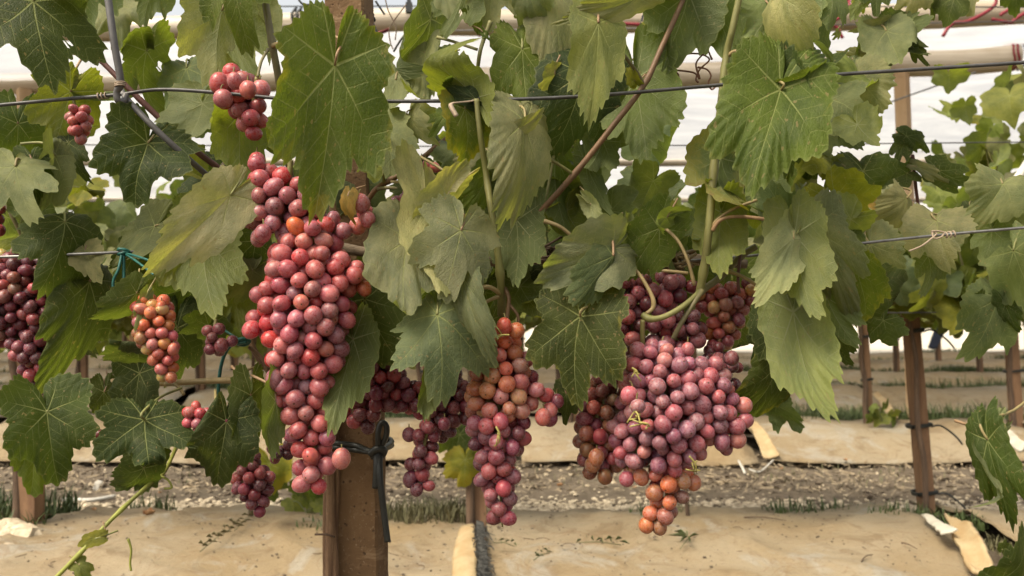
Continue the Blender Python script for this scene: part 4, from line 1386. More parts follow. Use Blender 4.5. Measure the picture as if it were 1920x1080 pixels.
MB().tube([k + Vector((-.006, 0, .002)), k + Vector((-.003, -.005, .004)), k + Vector((.004, -.004, .003)), k + Vector((.006, .002, 0)), k + Vector((0, .005, -.003)), k + Vector((-.006, 0, -.002)), k + Vector((0, -.006, -.001)), k + Vector((.007, -.001, .002))], .0019, 6, True, 5).build('knot', MAT['green'], st)
MB().tube([k + Vector((0, -.004, 0)), P(222, 505, 1.01), P(213, 525, 1.01), P(213, 543, 1.01), P(221, 547, 1.01), P(231, 535, 1.012), P(232, 505, 1.015), k + Vector((.001, -.003, 0))], .0018, 6, True, 7).build('loop', MAT['green'], st)
MB().tube([k, P(258, 481, 1.0), P(290, 492, .98)], .0014, 6, True, 5).build('upper_strand', MAT['green'], st)
MB().tube([k, P(256, 490, 1.0), P(290, 516, .975)], .0014, 6, True, 5).build('lower_strand', MAT['green'], st)
st = empty('green_string', P(455, 642, 1.13)); tag(st, 'dark green cord tied to the cane beside the long bunch, one end hanging', 'string')
k = P(456, 641, 1.12)
MB().tube([k + Vector((-.008, 0, 0)), k + Vector((0, -.007, .004)), k + Vector((.008, 0, .001)), k + Vector((0, .006, -.004)), k + Vector((-.006, -.003, -.002)), k + Vector((.006, -.005, 0))], .0024, 6, True, 5).build('knot', MAT['green'], st)
MB().tube([k, P(437, 645, 1.11), P(421, 665, 1.11), P(412, 700, 1.11), P(409, 741, 1.11)], .0022, 6, True, 7).build('hanging_end', MAT['green'], st)
MB().tube([k, P(430, 625, 1.13), P(408, 610, 1.15)], .0016, 6, True, 5).build('upper_end', MAT['green'], st)

# dark twisted stay, black clip and loose ends beside the concrete post
t = empty('twisted_stay', P(690, 20, 1.6)); tag(t, 'dark twisted wire stay running down beside the concrete post', 'wire')
pts1, pts2 = [], []
A, B = P(676, -30, 1.6), P(697, 38, 1.6)
for i in range(41):
    q = i / 40; g = A.lerp(B, q)
    for s, pp in ((1, pts1), (-1, pts2)):
        pp.append(g + Vector((math.cos(q * 26) * .005 * s, math.sin(q * 26) * .005 * s, 0)))
mb = MB(); mb.tube(pts1, .0032, 6); mb.tube(pts2, .0032, 6); mb.build('twist', MAT['black'], t)
MB().tube([B, P(720, 90, 1.6), P(752, 150, 1.6)], .0022, 6, True, 4).build('strand', MAT['black'], t)
MB().tube([P(679, 18, 1.6), P(686, 30, 1.58), P(696, 40, 1.58)], .002, 6, True, 4).build('loose_end', MAT['black'], t)
t = empty('black_clip', P(767, 14, 3.0)); tag(t, 'small black clip hanging above the end cap of the film roll', 'clip')
mb = MB(); mb.box(P(767, 15, 3.0), (.022, .02, .034)); mb.box(P(767, 3, 3.0), (.013, .012, .012)); mb.build('body', MAT['black'], t)
MB().tube([P(767, 0, 3.0), P(762, -12, 3.0), P(770, -25, 3.0)], .0022, 5, True, 4).build('hanger', MAT['black'], t)
for i, (pts, mat, lab) in enumerate([
    ([(704, 2), (712, 14), (721, 27)], 'black', 'short black wire end curving beside the concrete post top'),
    ([(722, -4), (728, 20), (742, 50), (741, 75)], 'cane', 'pale thin wire curl hanging beside the twisted stay'),
    ([(762, 8), (745, 30), (730, 55), (732, 80), (737, 92)], 'cane', 'thin curved wire hanging from the black clip'),
    ([(758, 66), (748, 80), (738, 97)], 'black', 'short dark loose wire beside the twisted stay'),
    ([(560, 0), (568, 8), (580, 9), (594, 12), (600, 8)], 'black', 'black wire ends twisted left of the concrete post top'),
    ([(1222, -20), (1216, 8), (1205, 30), (1200, 55), (1190, 80)], 'black', 'dark string with beads hanging near the brown cane top')]):
    o = MB().tube([P(x, y, 1.7) for x, y in pts], .0022 if mat == 'black' else .0013, 5, True, 5).build('loose_wire', MAT[mat]); tag(o, lab, 'wire', 'loose wire ends under the roof')

# red cord lacing of the film rolls
for i, (pts, lab) in enumerate([
    ([(808, -10), (812, 15), (822, 50), (826, 70)], 'red cord hanging right of the black clip'),
    ([(690, 60), (712, 62), (730, 55), (712, 64), (705, 78)], 'red cord knotted behind the great leaf edge'),
    ([(1112, -8), (1113, 8), (1118, 18), (1124, 27)], 'short red cord hooked over the upper roll near the curled leaf'),
    ([(1200, 46), (1170, 45), (1148, 52), (1136, 65), (1144, 70), (1150, 55), (1140, 50)], 'red cord tied in a loop behind the pale curled leaf'),
    ([(1312, -5), (1322, 18), (1318, 28)], 'short red cord seen between two top leaves'),
    ([(1604, 2), (1580, 28), (1556, 45), (1568, 50), (1580, 72)], 'red cord knotted at the small round leaves'),
    ([(1868, -5), (1866, 8), (1850, 22), (1815, 40), (1785, 45), (1768, 68)], 'long red cord crossing below the upper roll with a toggle end'),
    ([(1900, 14), (1880, 25), (1876, 29)], 'short red cord on the roll beside the long one'),
    ([(1925, 22), (1905, 35), (1895, 42), (1870, 38), (1860, 36)], 'red cord running off at the edge below the upper roll'),
    ([(1566, 5), (1577, 6), (1580, 14), (1572, 20)], 'red cord hook on the roll above the round leaves')]):
    o = MB().tube([P(x, y, 5.1) for x, y in pts], .0105, 6, True, 5).build('red_cord', MAT['red']); tag(o, lab, 'cord', 'red cords lacing the film rolls')

# ------------------------------------------------------------------ the near vine: trunk, canes, shoots, leaves
VB = Vector((P(620, 1080, 1.2).x, 1.19, 0.10))
vine = empty('grapevine', VB)
tag(vine, 'near grapevine whose big serrated leaves and long shoots fill the picture', 'grapevine')


def stem(name, pts, r, color, seg=6, sides=8, nodes=.075, r_end=None):
    pp = [P(*p) for p in pts]
    n = len(pp)
    r_end = r if r_end is None else r_end
    sp, rr = spline(pp, [r + (r_end - r) * i / (n - 1) for i in range(n)], seg)
    L = 0
    for i in range(1, len(sp)):
        L += (sp[i] - sp[i - 1]).length
    if nodes:                                              # swellings at the joints
        acc = 0
        for i in range(len(sp)):
            if i: acc += (sp[i] - sp[i - 1]).length
            q = (acc / nodes) % 1.0
            rr[i] *= 1 + .07 * noise.noise(sp[i] * 90) + .26 * math.exp(-((min(q, 1 - q)) * nodes / .006) ** 2)
    mb = MB(); mb.tube(sp, rr, sides, True)
    o = mb.build(name, MAT['tint'], vine)
    o.color = (*color, 1)
    return o


GREEN, OLIVE, BROWN, RED, BEIGE = (.17, .17, .055), (.15, .135, .06), (.15, .085, .04), (.085, .03, .022), (.26, .20, .09)
YG = (.22, .24, .04)
# trunk strands on the post's flank
tr = MB()
for k, (ox, rr_, ph) in enumerate([(0, .0062, 0), (7, .0055, 2), (-4, .0042, 4), (12, .004, 5)]):
    pts = [P(617 + ox + 3 * math.sin(i * .9 + ph), 1500 - i * 62, 1.185 + .003 * k) for i in range(13)]
    tr.tube(pts, [rr_ * (1 + .12 * math.sin(i * 1.7 + ph)) for i in range(13)], 8, True, 5)
tr.build('trunk', MAT['trunk'], vine)
mb = MB(); mb.tube([P(590, 1002, 1.17), P(612, 1002, 1.172), P(628, 1007, 1.175)], .0014, 5); mb.build('stub', MAT['darkbark'], vine)
for i, (pts, r) in enumerate([([(620, 760, 1.19), (640, 640, 1.2), (650, 540, 1.18), (640, 470, 1.15), (600, 465, 1.14), (540, 480, 1.14), (480, 500, 1.15)], .008), ([(560, 490, 1.16), (620, 465, 1.10), (690, 473, 1.035), (780, 482, 1.10), (900, 490, 1.15), (1010, 487, 1.15), (1060, 480, 1.14), (1110, 489, 1.14), (1220, 488, 1.15), (1310, 487, 1.15), (1400, 495, 1.15)], .0068)]):
    sp, rr = spline([P(*p) for p in pts], [r * (1 + .15 * math.sin(k * 2.3)) for k in range(len(pts))], 5)
    MB().tube(sp, rr, 9, True).build('cordon', MAT['cane'], vine)
mb = MB()
for k in range(60):                                        # shaggy bark at the crown
    q = P(1040 + rng.gauss(0, 22), 478 + rng.gauss(0, 6), 1.125 + rng.gauss(0, .008))
    mb.tube([q, q + Vector((rng.gauss(0, .012), rng.gauss(0, .006), rng.gauss(0, .006))), q + Vector((rng.gauss(0, .02), rng.gauss(0, .008), rng.gauss(0, .010)))], .0014, 4)
mb.build('shaggy_bark', MAT['darkbark'], vine)
mb = MB()
for k in range(34):
    q = P(1265 + rng.gauss(0, 18), 492 + rng.gauss(0, 7), 1.09 + rng.gauss(0, .008))
    mb.tube([q, q + Vector((rng.gauss(0, .010), rng.gauss(0, .006), rng.gauss(0, .006))), q + Vector((rng.gauss(0, .016), rng.gauss(0, .006), rng.gauss(0, .008)))], .0020, 4)
o = mb.build('dry_bract', MAT['tint'], vine); o.color = (.30, .22, .12, 1)

stem('green_shoot', [(1395, -60, .98), (1385, 0, .985), (1372, 60, .99), (1362, 105, 1.0), (1352, 190, 1.0), (1340, 300, 1.0), (1330, 420, 1.0), (1322, 490, 1.01), (1312, 548, 1.02)], .0036, GREEN, nodes=.115, r_end=.0050)
stem('brown_cane', [(1300, -50, 1.02), (1277, 8, 1.02), (1240, 90, 1.01), (1207, 160, 1.0), (1150, 235, 1.0), (1078, 325, 1.01), (1015, 395, 1.03), (970, 440, 1.07)], .0030, BROWN, nodes=.14, r_end=.0036)
stem('red_cane', [(188, 112, 1.10), (240, 165, 1.10), (310, 232, 1.11), (370, 285, 1.12), (412, 318, 1.13), (450, 360, 1.15)], .0032, RED, r_end=.0045)
stem('green_shoot', [(490, -60, 1.02), (497, 0, 1.02), (510, 80, 1.02), (521, 140, 1.03), (530, 200, 1.05), (540, 300, 1.09), (560, 400, 1.12)], .0042, OLIVE, nodes=.09)
stem('green_shoot', [(893, 186, .985), (900, 250, .985), (912, 330, 1.0), (922, 400, .99), (934, 480, .99), (940, 545, 1.0), (940, 590, 1.02)], .0028, GREEN, nodes=.10, r_end=.0048)
stem('low_cane', [(80, 740, 1.12), (140, 728, 1.11), (205, 715, 1.10), (310, 718, 1.09), (430, 713, 1.09), (480, 720, 1.10), (530, 742, 1.13), (600, 760, 1.18)], .0030, BEIGE, nodes=.085, r_end=.0045)
stem('yellow_shoot', [(60, 1130, .90), (110, 1078, .91), (165, 1022, .92), (200, 983, .93), (240, 944, .95), (280, 908, .97), (306, 888, 1.0), (330, 840, 1.04)], .0023, YG, nodes=.06, r_end=.0022)
stem('brown_cane', [(0, 360, 1.08), (20, 400, 1.08), (45, 450, 1.09), (75, 505, 1.11), (85, 540, 1.13)], .0026, OLIVE, nodes=.09)
stem('brown_cane', [(20, 480, 1.10), (30, 452, 1.10), (48, 440, 1.09)], .0022, OLIVE)
stem('side_shoot', [(660, 400, 1.12), (690, 374, 1.11), (708, 352, 1.10), (750, 327, 1.10), (800, 290, 1.11), (850, 250, 1.13)], .0034, BROWN, nodes=.07)
stem('side_shoot', [(708, 354, 1.10), (730, 352, 1.09), (765, 356, 1.09), (790, 352, 1.09)], .0022, OLIVE)
stem('side_shoot', [(720, 350, 1.10), (720, 320, 1.09), (722, 300, 1.08)], .0020, GREEN)
stem('side_shoot', [(1312, 548, 1.0), (1280, 575, .985), (1245, 594, .98), (1218, 598, .98), (1205, 590, .985)], .0032, GREEN, r_end=.0034)
stem('side_shoot', [(1312, 548, 1.02), (1350, 520, 1.04), (1390, 480, 1.05), (1418, 462, 1.05)], .0040, OLIVE)
stem('side_shoot', [(1316, 545, 1.0), (1300, 570, .99), (1278, 605, .99), (1262, 635, .995)], .0028, OLIVE)
stem('side_shoot', [(1145, 478, 1.0), (1190, 505, .99), (1220, 550, .985), (1225, 575, .985), (1212, 588, .985)], .0022, BEIGE)
stem('side_shoot', [(1200, 505, 1.02), (1250, 508, 1.01), (1290, 512, 1.01)], .0018, BEIGE)
stem('side_shoot', [(1240, 422, 1.0), (1270, 450, .99), (1290, 490, .985), (1302, 535, .99)], .0019, BEIGE)
stem('side_shoot', [(1333, 428, 1.0), (1345, 412, .995), (1375, 392, .99), (1422, 374, .985)], .0017, BEIGE)
stem('side_shoot', [(1336, 432, .998), (1352, 412, .99), (1385, 406, .985), (1446, 412, .975)], .0021, (.27, .17, .09))
stem('side_shoot', [(1365, 105, 1.0), (1380, 96, .99), (1405, 106, .98), (1432, 138, .965)], .0021, BEIGE)
stem('side_shoot', [(1142, 80, .95), (1165, 98, .97), (1190, 130, .99), (1205, 155, 1.0)], .0021, OLIVE)
stem('side_shoot', [(1028, 297, .99), (1050, 310, 1.0), (1074, 326, 1.01)], .0019, GREEN)
stem('side_shoot', [(1015, 395, 1.03), (1028, 350, 1.04), (1038, 292, 1.05)], .0018, GREEN)
stem('side_shoot', [(1020, 414, .99), (1050, 425, .99), (1078, 450, 1.0), (1090, 475, 1.02)], .0021, BEIGE)
stem('side_shoot', [(512, 86, 1.015), (535, 78, 1.0), (555, 82, .985), (566, 88, .98)], .0026, BEIGE)
stem('side_shoot', [(503, 92, 1.01), (490, 115, 1.0), (483, 145, .995)], .0017, OLIVE)
stem('side_shoot', [(938, 550, 1.0), (915, 538, .99), (890, 545, .99), (868, 562, 1.0)], .0026, BEIGE)
stem('side_shoot', [(936, 555, 1.0), (905, 570, 1.0), (885, 592, 1.02)], .0020, BEIGE)
stem('side_shoot', [(946, 540, 1.0), (954, 560, .995), (950, 600, .99)], .0024, BROWN)
stem('side_shoot', [(955, 572, .995), (970, 590, .99), (973, 612, .99)], .0018, BROWN)
stem('side_shoot', [(820, 70, 1.05), (850, 78, 1.04), (895, 93, 1.03)], .0018, GREEN)
stem('side_shoot', [(920, 40, 1.03), (905, 80, 1.03), (898, 110, 1.03), (890, 180, 1.06)], .0024, GREEN)
stem('side_shoot', [(310, 720, 1.085), (330, 722, 1.075), (345, 740, 1.07)], .0020, BEIGE)
stem('side_shoot', [(440, 708, 1.09), (460, 695, 1.10), (490, 685, 1.11)], .0017, BEIGE)
stem('side_shoot', [(448, 712, 1.085), (440, 735, 1.08), (430, 770, 1.08)], .0017, BEIGE)
stem('side_shoot', [(140, 730, 1.11), (165, 720, 1.1), (200, 716, 1.1)], .0020, OLIVE)
stem('side_shoot', [(480, 590, 1.16), (470, 640, 1.14), (500, 690, 1.14), (540, 730, 1.15)], .0042, BROWN)
stem('side_shoot', [(467, 650, 1.13), (500, 690, 1.13), (508, 800, 1.13)], .0024, BROWN)
stem('side_shoot', [(1640, 0, 1.30), (1648, 40, 1.30), (1632, 90, 1.30), (1620, 150, 1.31)], .0030, OLIVE)
stem('side_shoot', [(1555, 240, 1.28), (1565, 200, 1.27), (1572, 180, 1.27)], .0028, OLIVE)
stem('side_shoot', [(1722, 390, 1.38), (1716, 340, 1.37), (1711, 290, 1.36)], .0026, RED)
stem('side_shoot', [(1575, 395, 1.24), (1578, 360, 1.23), (1576, 338, 1.23)], .0018, YG)
stem('side_shoot', [(1390, 460, 1.05), (1384, 520, 1.03), (1386, 550, 1.03)], .0020, RED)
stem('side_shoot', [(1365, 508, 1.03), (1395, 520, 1.02), (1430, 542, 1.02)], .0022, BEIGE)
for pts in ([(1270, 110), (1290, 101), (1315, 102), (1330, 112), (1312, 130), (1305, 148), (1310, 155)], [(1258, 150), (1268, 162), (1272, 140), (1262, 132), (1300, 136), (1312, 148), (1305, 120), (1320, 100)], [(1308, 126), (1325, 130), (1333, 142), (1328, 155), (1335, 168), (1345, 158)], [(1285, 8), (1300, 30), (1315, 60), (1328, 95), (1335, 112)]):
    stem('tendril', [(x, y, 1.05) for x, y in pts], .0011, (.16, .07, .035), seg=6, sides=5)
stem('tendril', [(240, 1010, .93), (246, 1030, .93), (244, 1055, .93), (246, 1070, .93)], .0012, YG, sides=5)
stem('tendril', [(300, 892, .98), (315, 900, .97), (322, 914, .97), (308, 916, .97)], .0013, YG, sides=5)


# px, py: petiole end; tx, ty: tip; d: distance; w: width; pitch (+ tip comes nearer), roll; class
# options: b=1 underside shown, y=yellowing, and any leaf_mesh shape parameter; pet = points of the petiole
LEAVES = [
    (62, 2, 84, 182, .98, 1.22, 15, 0, 'd', dict(lobe=1.1, bend=.15, holes=[(-.24, .42, .04)], N=160, curls=((-2.5, .22, .07),))),
    (160, -55, 168, 60, 1.15, 1.1, -10, 0, 'm', dict(b=1)),
    (222, 5, 246, 108, 1.20, .9, 30, -25, 'g', {}),
    (300, -50, 262, 45, 1.16, .9, -10, 10, 'm', dict(b=1)),
    (275, 96, 266, 198, 1.20, 1.05, -5, 8, 'm', dict(b=1, holes=[(.28, .25, .07)])),
    (416, 20, 398, 170, 1.07, 1.0, 22, 12, 'p', dict(b=1, lobe=1.0, fold=.25, bend=-.2, N=160, pet=[(416, 20, 1.07), (430, -20, 1.08)])),
    (430, 12, 462, 165, 1.09, .75, 5, -25, 'l', dict(b=1, lobe=.8)),
    (430, -62, 472, 72, 1.00, .95, 10, 0, 'm', dict(y=.25)),
    (500, 45, 566, 108, 1.12, 1.1, 15, 0, 'g', dict(b=1)),
    (628, 122, 607, 415, .93, .80, 6, 4, 'm', dict(lobe=.98, y=.50, backk=.66, twist=.15, sway=.05, bend=.05, fold=.10, wav=.06, N=200, M=9, curls=((-1.85, .36, .20),), pet=[(628, 122, .93), (632, 100, .92), (640, 75, .95), (600, 60, 1.0)])),
    (690, 255, 712, 262, .915, .6, 0, 0, 'g', dict(lobe=.4, skip=1)),
    (350, 128, 365, 240, 1.20, .95, 25, 0, 't', {}),
    (133, 172, 92, 292, 1.12, 1.05, -8, 6, 'y', dict(b=1, lobe=1.1)),
    (150, 165, 200, 225, 1.14, .9, 0, 10, 'm', dict(b=1)),
    (277, 268, 242, 378, 1.00, 1.45, 20, 0, 'd', dict(lobe=.9, bend=.3)),
    (34, 232, 34, 340, 1.15, 1.0, 0, 0, 'n', {}),
    (29, 312, 34, 398, .99, 1.15, 30, -10, 'g', dict(fold=-.2)),
    (60, 300, 72, 372, 1.02, .9, 10, 10, 'n', {}),
    (50, 368, 66, 452, 1.08, 1.0, 0, 0, 'n', {}),
    (104, 292, 110, 402, 1.06, .55, 15, 40, 't', dict(fold=.5)),
    (128, 268, 152, 340, 1.12, .7, 0, 0, 'd', {}),
    (122, 416, 120, 508, 1.01, 1.25, 25, 0, 'n', dict(fold=-.45, bend=.3)),
    (160, 470, 178, 520, 1.02, .9, 30, 0, 'g', dict(lobe=.5)),
    (290, 424, 212, 470, 1.04, 1.05, 28, 10, 't', dict(lobe=.7, bend=.2)),
    (255, 470, 225, 535, 1.06, 1.0, 0, 0, 'n', {}),
    (432, 366, 318, 488, .962, .62, 34, 12, 'p', dict(lobe=.5, fold=.1, bend=.3, cup=-.2, backk=.6, N=160, curls=())),
    (378, 440, 392, 606, 1.0, .92, 4, -8, 'y', dict(b=1, lobe=.8, bend=.1, N=160)),
    (330, 470, 300, 540, .985, .9, 0, 0, 'y', dict(b=1, lobe=.7)),
    (362, 385, 338, 432, 1.12, 1.2, 15, 0, 'g', dict(b=1)),
    (168, 528, 152, 672, 1.04, .70, 14, 25, 'n', dict(lobe=.6)),
    (150, 560, 160, 705, 1.06, .6, 0, 0, 'd', {}),
    (256, 550, 206, 610, .975, .90, 12, 8, 'n', dict(lobe=.5, fold=-.3, N=150)),
    (272, 560, 250, 612, .975, .5, 0, 50, 'l', dict(b=1)),
    (258, 652, 190, 702, .995, 1.35, 10, 0, 'd', dict(lobe=.6, curls=((2.6, .18, .06),))),
    (262, 700, 246, 800, 1.05, 1.0, 0, 0, 'd', {}),
    (332, 615, 334, 735, 1.20, .8, 0, 0, 'd', {}),
    (195, 735, 190, 802, 1.09, .8, 0, 0, 'n', {}),
    (88, 772, 100, 892, .95, 1.25, 18, 6, 'n', dict(fold=.55, lobe=.9, N=160, pet=[(88, 772, .95), (96, 752, .97), (104, 728, 1.0), (110, 720, 1.08)])),
    (72, 826, 48, 918, .985, .95, 0, 0, 'm', dict(lobe=.6)),
    (271, 787, 270, 886, .95, 1.62, 14, 0, 'd', dict(lobe=1.15, N=170, holes=[(.23, .62, .05)], curls=((-.05, .74, .08),), pet=[(271, 787, .95), (266, 775, .94), (300, 745, 1.0), (340, 728, 1.06)])),
    (270, 878, 232, 960, .955, .9, 0, -8, 'n', dict(lobe=.6)),
    (424, 790, 408, 908, .96, 1.1, 0, 0, 'd', dict(lobe=.8, curls=((2.0, .28, .07),))),
    (470, 742, 474, 868, .98, .72, 10, 0, 'n', dict(lobe=.6)),
    (516, 752, 511, 860, .965, .62, 0, 10, 'm', dict(lobe=.4, b=1)),
    (662, 636, 640, 784, 1.00, .72, -5, -10, 'm', dict(lobe=.5, b=1)),
    (684, 560, 712, 668, 1.03, 1.35, 15, 0, 'n', dict(lobe=.5, bend=.35)),
    (650, 610, 690, 640, 1.06, 1.0, 0, 0, 'd', {}),
    (766, 448, 738, 588, .97, .78, 30, 15, 'g', dict(lobe=.7)),
    (838, 368, 778, 490, .96, .62, 25, 25, 'p', dict(b=1, lobe=.4, fold=.4)),
    (800, 380, 812, 560, .965, .60, 20, 10, 'p', dict(lobe=.5)),
    (864, 432, 842, 556, .93, 1.22, 14, 0, 'g', dict(lobe=1.1, fold=-.12, N=160, y=.3)),
    (868, 520, 878, 650, .935, .42, 5, -15, 't', dict(lobe=.35)),
    (820, 590, 832, 712, .93, 1.32, 26, 0, 't', dict(lobe=1.15, fold=-.25, bend=.3, N=170)),
    (808, 690, 790, 786, .94, .46, 0, 20, 'l', dict(b=1, lobe=.4)),
    (850, 560, 800, 575, .95, .7, 0, 30, 'm', dict(lobe=.4)),
    (985, 228, 962, 402, .965, .68, 26, 8, 'g', dict(lobe=.4, N=160, fold=-.15)),
    (975, 240, 1018, 215, .955, .6, 40, 0, 'g', dict(lobe=.4)),
    (979, 92, 988, 238, 1.05, .88, 4, 0, 'm', dict(lobe=1.1, b=0, holes=[(-.28, .35, .05)])),
    (925, -45, 925, 50, 1.06, 1.2, 25, 0, 'g', {}),
    (990, -25, 1018, 58, 1.04, 1.0, 25, 0, 'g', {}),
    (1040, -20, 1064, 92, 1.06, .85, 20, 15, 'g', dict(lobe=.5)),
    (872, -25, 850, 84, 1.05, .9, -10, 10, 'm', dict(b=1, holes=[(.1, .4, .07)])),
    (890, -10, 900, 62, 1.08, .9, -10, -10, 'n', {}),
    (836, -20, 842, 28, 1.0, .9, 20, 0, 'g', dict(lobe=.5)),
    (892, 184, 818, 88, .99, .78, -10, 15, 'y', dict(b=1, lobe=.3, fold=.25)),
    (892, 186, 826, 148, .985, .55, 10, -10, 'd', dict(lobe=.3)),
    (806, 36, 764, 186, 1.12, .66, 10, 30, 'n', dict(lobe=.7)),
    (796, 100, 762, 190, 1.10, .55, 20, -20, 'g', dict(lobe=.5)),
    (838, 108, 800, 148, 1.08, .8, 0, 0, 't', {}),
    (1092, 138, 1066, 286, 1.03, 1.18, 16, 5, 'd', dict(lobe=.8, N=160)),
    (1040, 140, 1000, 172, 1.025, .7, 30, 0, 'g', dict(lobe=.5)),
    (1122, 42, 1136, 212, .93, .62, 8, 14, 'l', dict(lobe=.6, y=.35, N=160)),
    (1195, -4, 1060, 62, .935, .36, 20, 30, 'g', dict(lobe=.4)),
    (1192, 148, 1214, 316, 1.04, .96, 4, -6, 'm', dict(b=1, lobe=.7, N=160)),
    (1292, -14, 1262, 148, 1.04, .92, 0, 8, 'm', dict(b=1, lobe=.8, N=150)),
    (1238, -50, 1222, 66, 1.06, .9, 0, 10, 'm', dict(b=1)),
    (1336, -30, 1352, 132, 1.05, .70, 0, -15, 'm', dict(b=1, lobe=.8)),
    (1472, -8, 1388, 106, 1.02, .95, 10, 15, 'l', dict(b=1, lobe=.7)),
    (1466, -4, 1478, 110, .96, .95, 25, 0, 'p', dict(lobe=.5)),
    (1452, 22, 1450, 75, 1.0, .5, 0, 0, 'd', {}),
    (1562, -25, 1538, 68, 1.04, .9, 0, 15, 'm', dict(b=1)),
    (1215, 62, 1222, 106, 1.12, .7, 10, 0, 'p', dict(b=1)),
    (1463, 170, 1412, 392, .945, .86, 10, 4, 'm', dict(lobe=.85, y=.40, fold=.18, bend=.1, N=200, M=9, pet=[(1463, 170, .945), (1470, 158, .935), (1455, 150, .95), (1432, 138, .965)])),
    (1470, 175, 1492, 335, .955, .65, 12, -18, 'n', dict(lobe=.5)),
    (1475, 165, 1545, 130, .955, .8, 20, 0, 'n', dict(lobe=.5)),
    (1352, 296, 1312, 420, 1.03, .95, 0, 10, 'm', dict(b=1, lobe=.6, y=.85)),
    (1412, 340, 1412, 458, 1.05, .95, 0, 0, 'm', dict(b=1, lobe=.6)),
    (1486, 432, 1440, 336, .985, .85, 20, 20, 't', dict(lobe=.5)),
    (1352, 398, 1342, 512, 1.02, .92, -5, 0, 'y', dict(b=1, lobe=.6, y=.45)),
    (1308, 420, 1300, 470, 1.05, 1.0, 0, 0, 'm', dict(b=1)),
    (1482, 455, 1440, 528, 1.00, .95, 0, 0, 'n', dict(lobe=.4, y=.5)),
    (1490, 440, 1510, 600, .93, .78, 4, -6, 'l', dict(b=1, lobe=.7, N=160)),
    (1488, 448, 1404, 588, .925, .52, 12, 18, 'p', dict(b=1, lobe=.5, N=150)),
    (1505, 380, 1500, 450, .95, .35, 0, 40, 'g', dict(lobe=.3)),
    (1528, 432, 1592, 560, .975, .82, 25, -10, 'g', dict(lobe=.9, N=160)),
    (1550, 558, 1586, 655, 1.0, .95, 0, 0, 'm', dict(b=1)),
    (1606, 505, 1636, 612, 1.01, .85, 0, -10, 'm', dict(y=.55, lobe=.5)),
    (1565, 625, 1580, 690, 1.03, 1.0, 0, 0, 'd', {}),
    (1487, 585, 1512, 798, .945, .58, 4, 6, 'l', dict(b=1, lobe=.6, fold=.3, N=160)),
    (1472, 566, 1412, 668, .97, 1.0, -6, 0, 'd', dict(lobe=.6)),
    (1440, 640, 1445, 730, 1.02, .9, 0, 0, 'd', {}),
    (1452, 690, 1432, 806, 1.00, .92, -5, 10, 'n', dict(y=.5, lobe=.6)),
    (1456, 760, 1484, 826, 1.02, .95, 0, 0, 't', {}),
    (1088, 593, 1052, 742, .945, 1.12, 12, -4, 'n', dict(lobe=.95, N=170, y=.45, curls=((-1.75, .50, .06),), pet=[(1088, 593, .945), (1092, 580, .94), (1130, 560, 1.0)])),
    (1148, 466, 1030, 530, .97, .72, 30, 10, 'g', dict(lobe=.3, curls=((0.9, .45, .35),))),
    (1150, 480, 1100, 590, .96, .62, 20, 10, 't', dict(lobe=.4)),
    (1236, 428, 1176, 522, 1.0, .9, 0, 0, 'm', dict(lobe=.5)),
    (1250, 408, 1190, 430, .985, .5, 35, 0, 'l', dict(b=1, lobe=.4)),
    (1108, 384, 1142, 438, 1.0, .55, 25, 0, 'p', dict(b=1, lobe=.4)),
    (1180, 440, 1205, 510, 1.03, .7, 0, 20, 'g', dict(b=1, lobe=.5)),
    (968, 412, 984, 556, 1.03, .80, -8, 0, 'n', dict(b=1, lobe=.7)),
    (1040, 288, 1048, 436, 1.06, .88, -5, 0, 'm', dict(b=1, lobe=.8)),
    (1130, 262, 1104, 350, 1.07, .9, 0, 0, 'm', dict(b=1)),
    (1100, 310, 1128, 398, 1.05, .6, 0, 20, 'm', dict(b=1)),
    (920, 322, 868, 396, 1.03, .8, 5, 0, 'm', dict(lobe=.5)),
    (866, 336, 812, 362, 1.06, .8, 0, 0, 'd', {}),
    (862, 280, 830, 336, 1.08, 1.0, 10, 0, 't', {}),
    (915, 280, 880, 330, 1.08, .9, 25, 0, 'g', {}),
    (872, 204, 886, 312, .99, .85, 0, 10, 'm', dict(y=.68, lobe=.6)),
    (835, 215, 812, 250, 1.02, .9, 20, 0, 'm', {}),
    (720, 246, 758, 328, 1.03, .92, 28, 0, 'g', dict(lobe=1.1)),
    (712, 250, 704, 310, 1.05, .9, 25, 0, 'g', {}),
    (770, 222, 792, 272, 1.06, 1.0, 25, 0, 'g', {}),
    (742, 150, 744, 236, 1.08, .55, 10, 0, 'g', dict(b=1, lobe=.4)),
    (452, 212, 424, 330, 1.05, .9, -6, 0, 'y', dict(b=1, lobe=.7)),
    (480, 452, 418, 512, 1.05, .95, 12, 0, 'n', {}),
    (474, 508, 424, 556, 1.04, .9, 18, 0, 'g', {}),
    (446, 548, 438, 625, 1.07, .9, 0, 0, 'y', dict(b=1)),
    (652, 368, 644, 412, .965, .75, 10, 0, 'b', dict(y=.5, lobe=.5)),
    (1062, 738, 1068, 792, 1.0, .9, 0, 0, 'd', {}),
    (1852, 825, 1892, 976, .86, .58, 10, -18, 'n', dict(lobe=.7, N=160, pet=[(1852, 825, .86), (1840, 790, .87), (1900, 770, .9), (1960, 720, .95)])),
    (1850, 838, 1800, 940, .875, .45, 15, 30, 'g', dict(b=1, lobe=.4)),
    (1878, 1085, 1950, 1040, .84, .9, 10, 0, 'n', dict(lobe=.6, pet=[(1878, 1085, .84), (1866, 1100, .85)])),
    (1880, 1030, 1885, 1012, .86, 1.0, 10, 0, 'n', {}),
    # young leaves on the yellow shoot
    (178, 1010, 140, 1020, .92, .8, 10, 0, 'y', dict(y=.5)), (196, 1006, 184, 1024, .925, .6, 10, 30, 'y', {}), (148, 1060, 175, 1085, .915, 1.0, 30, 0, 'l', {}),
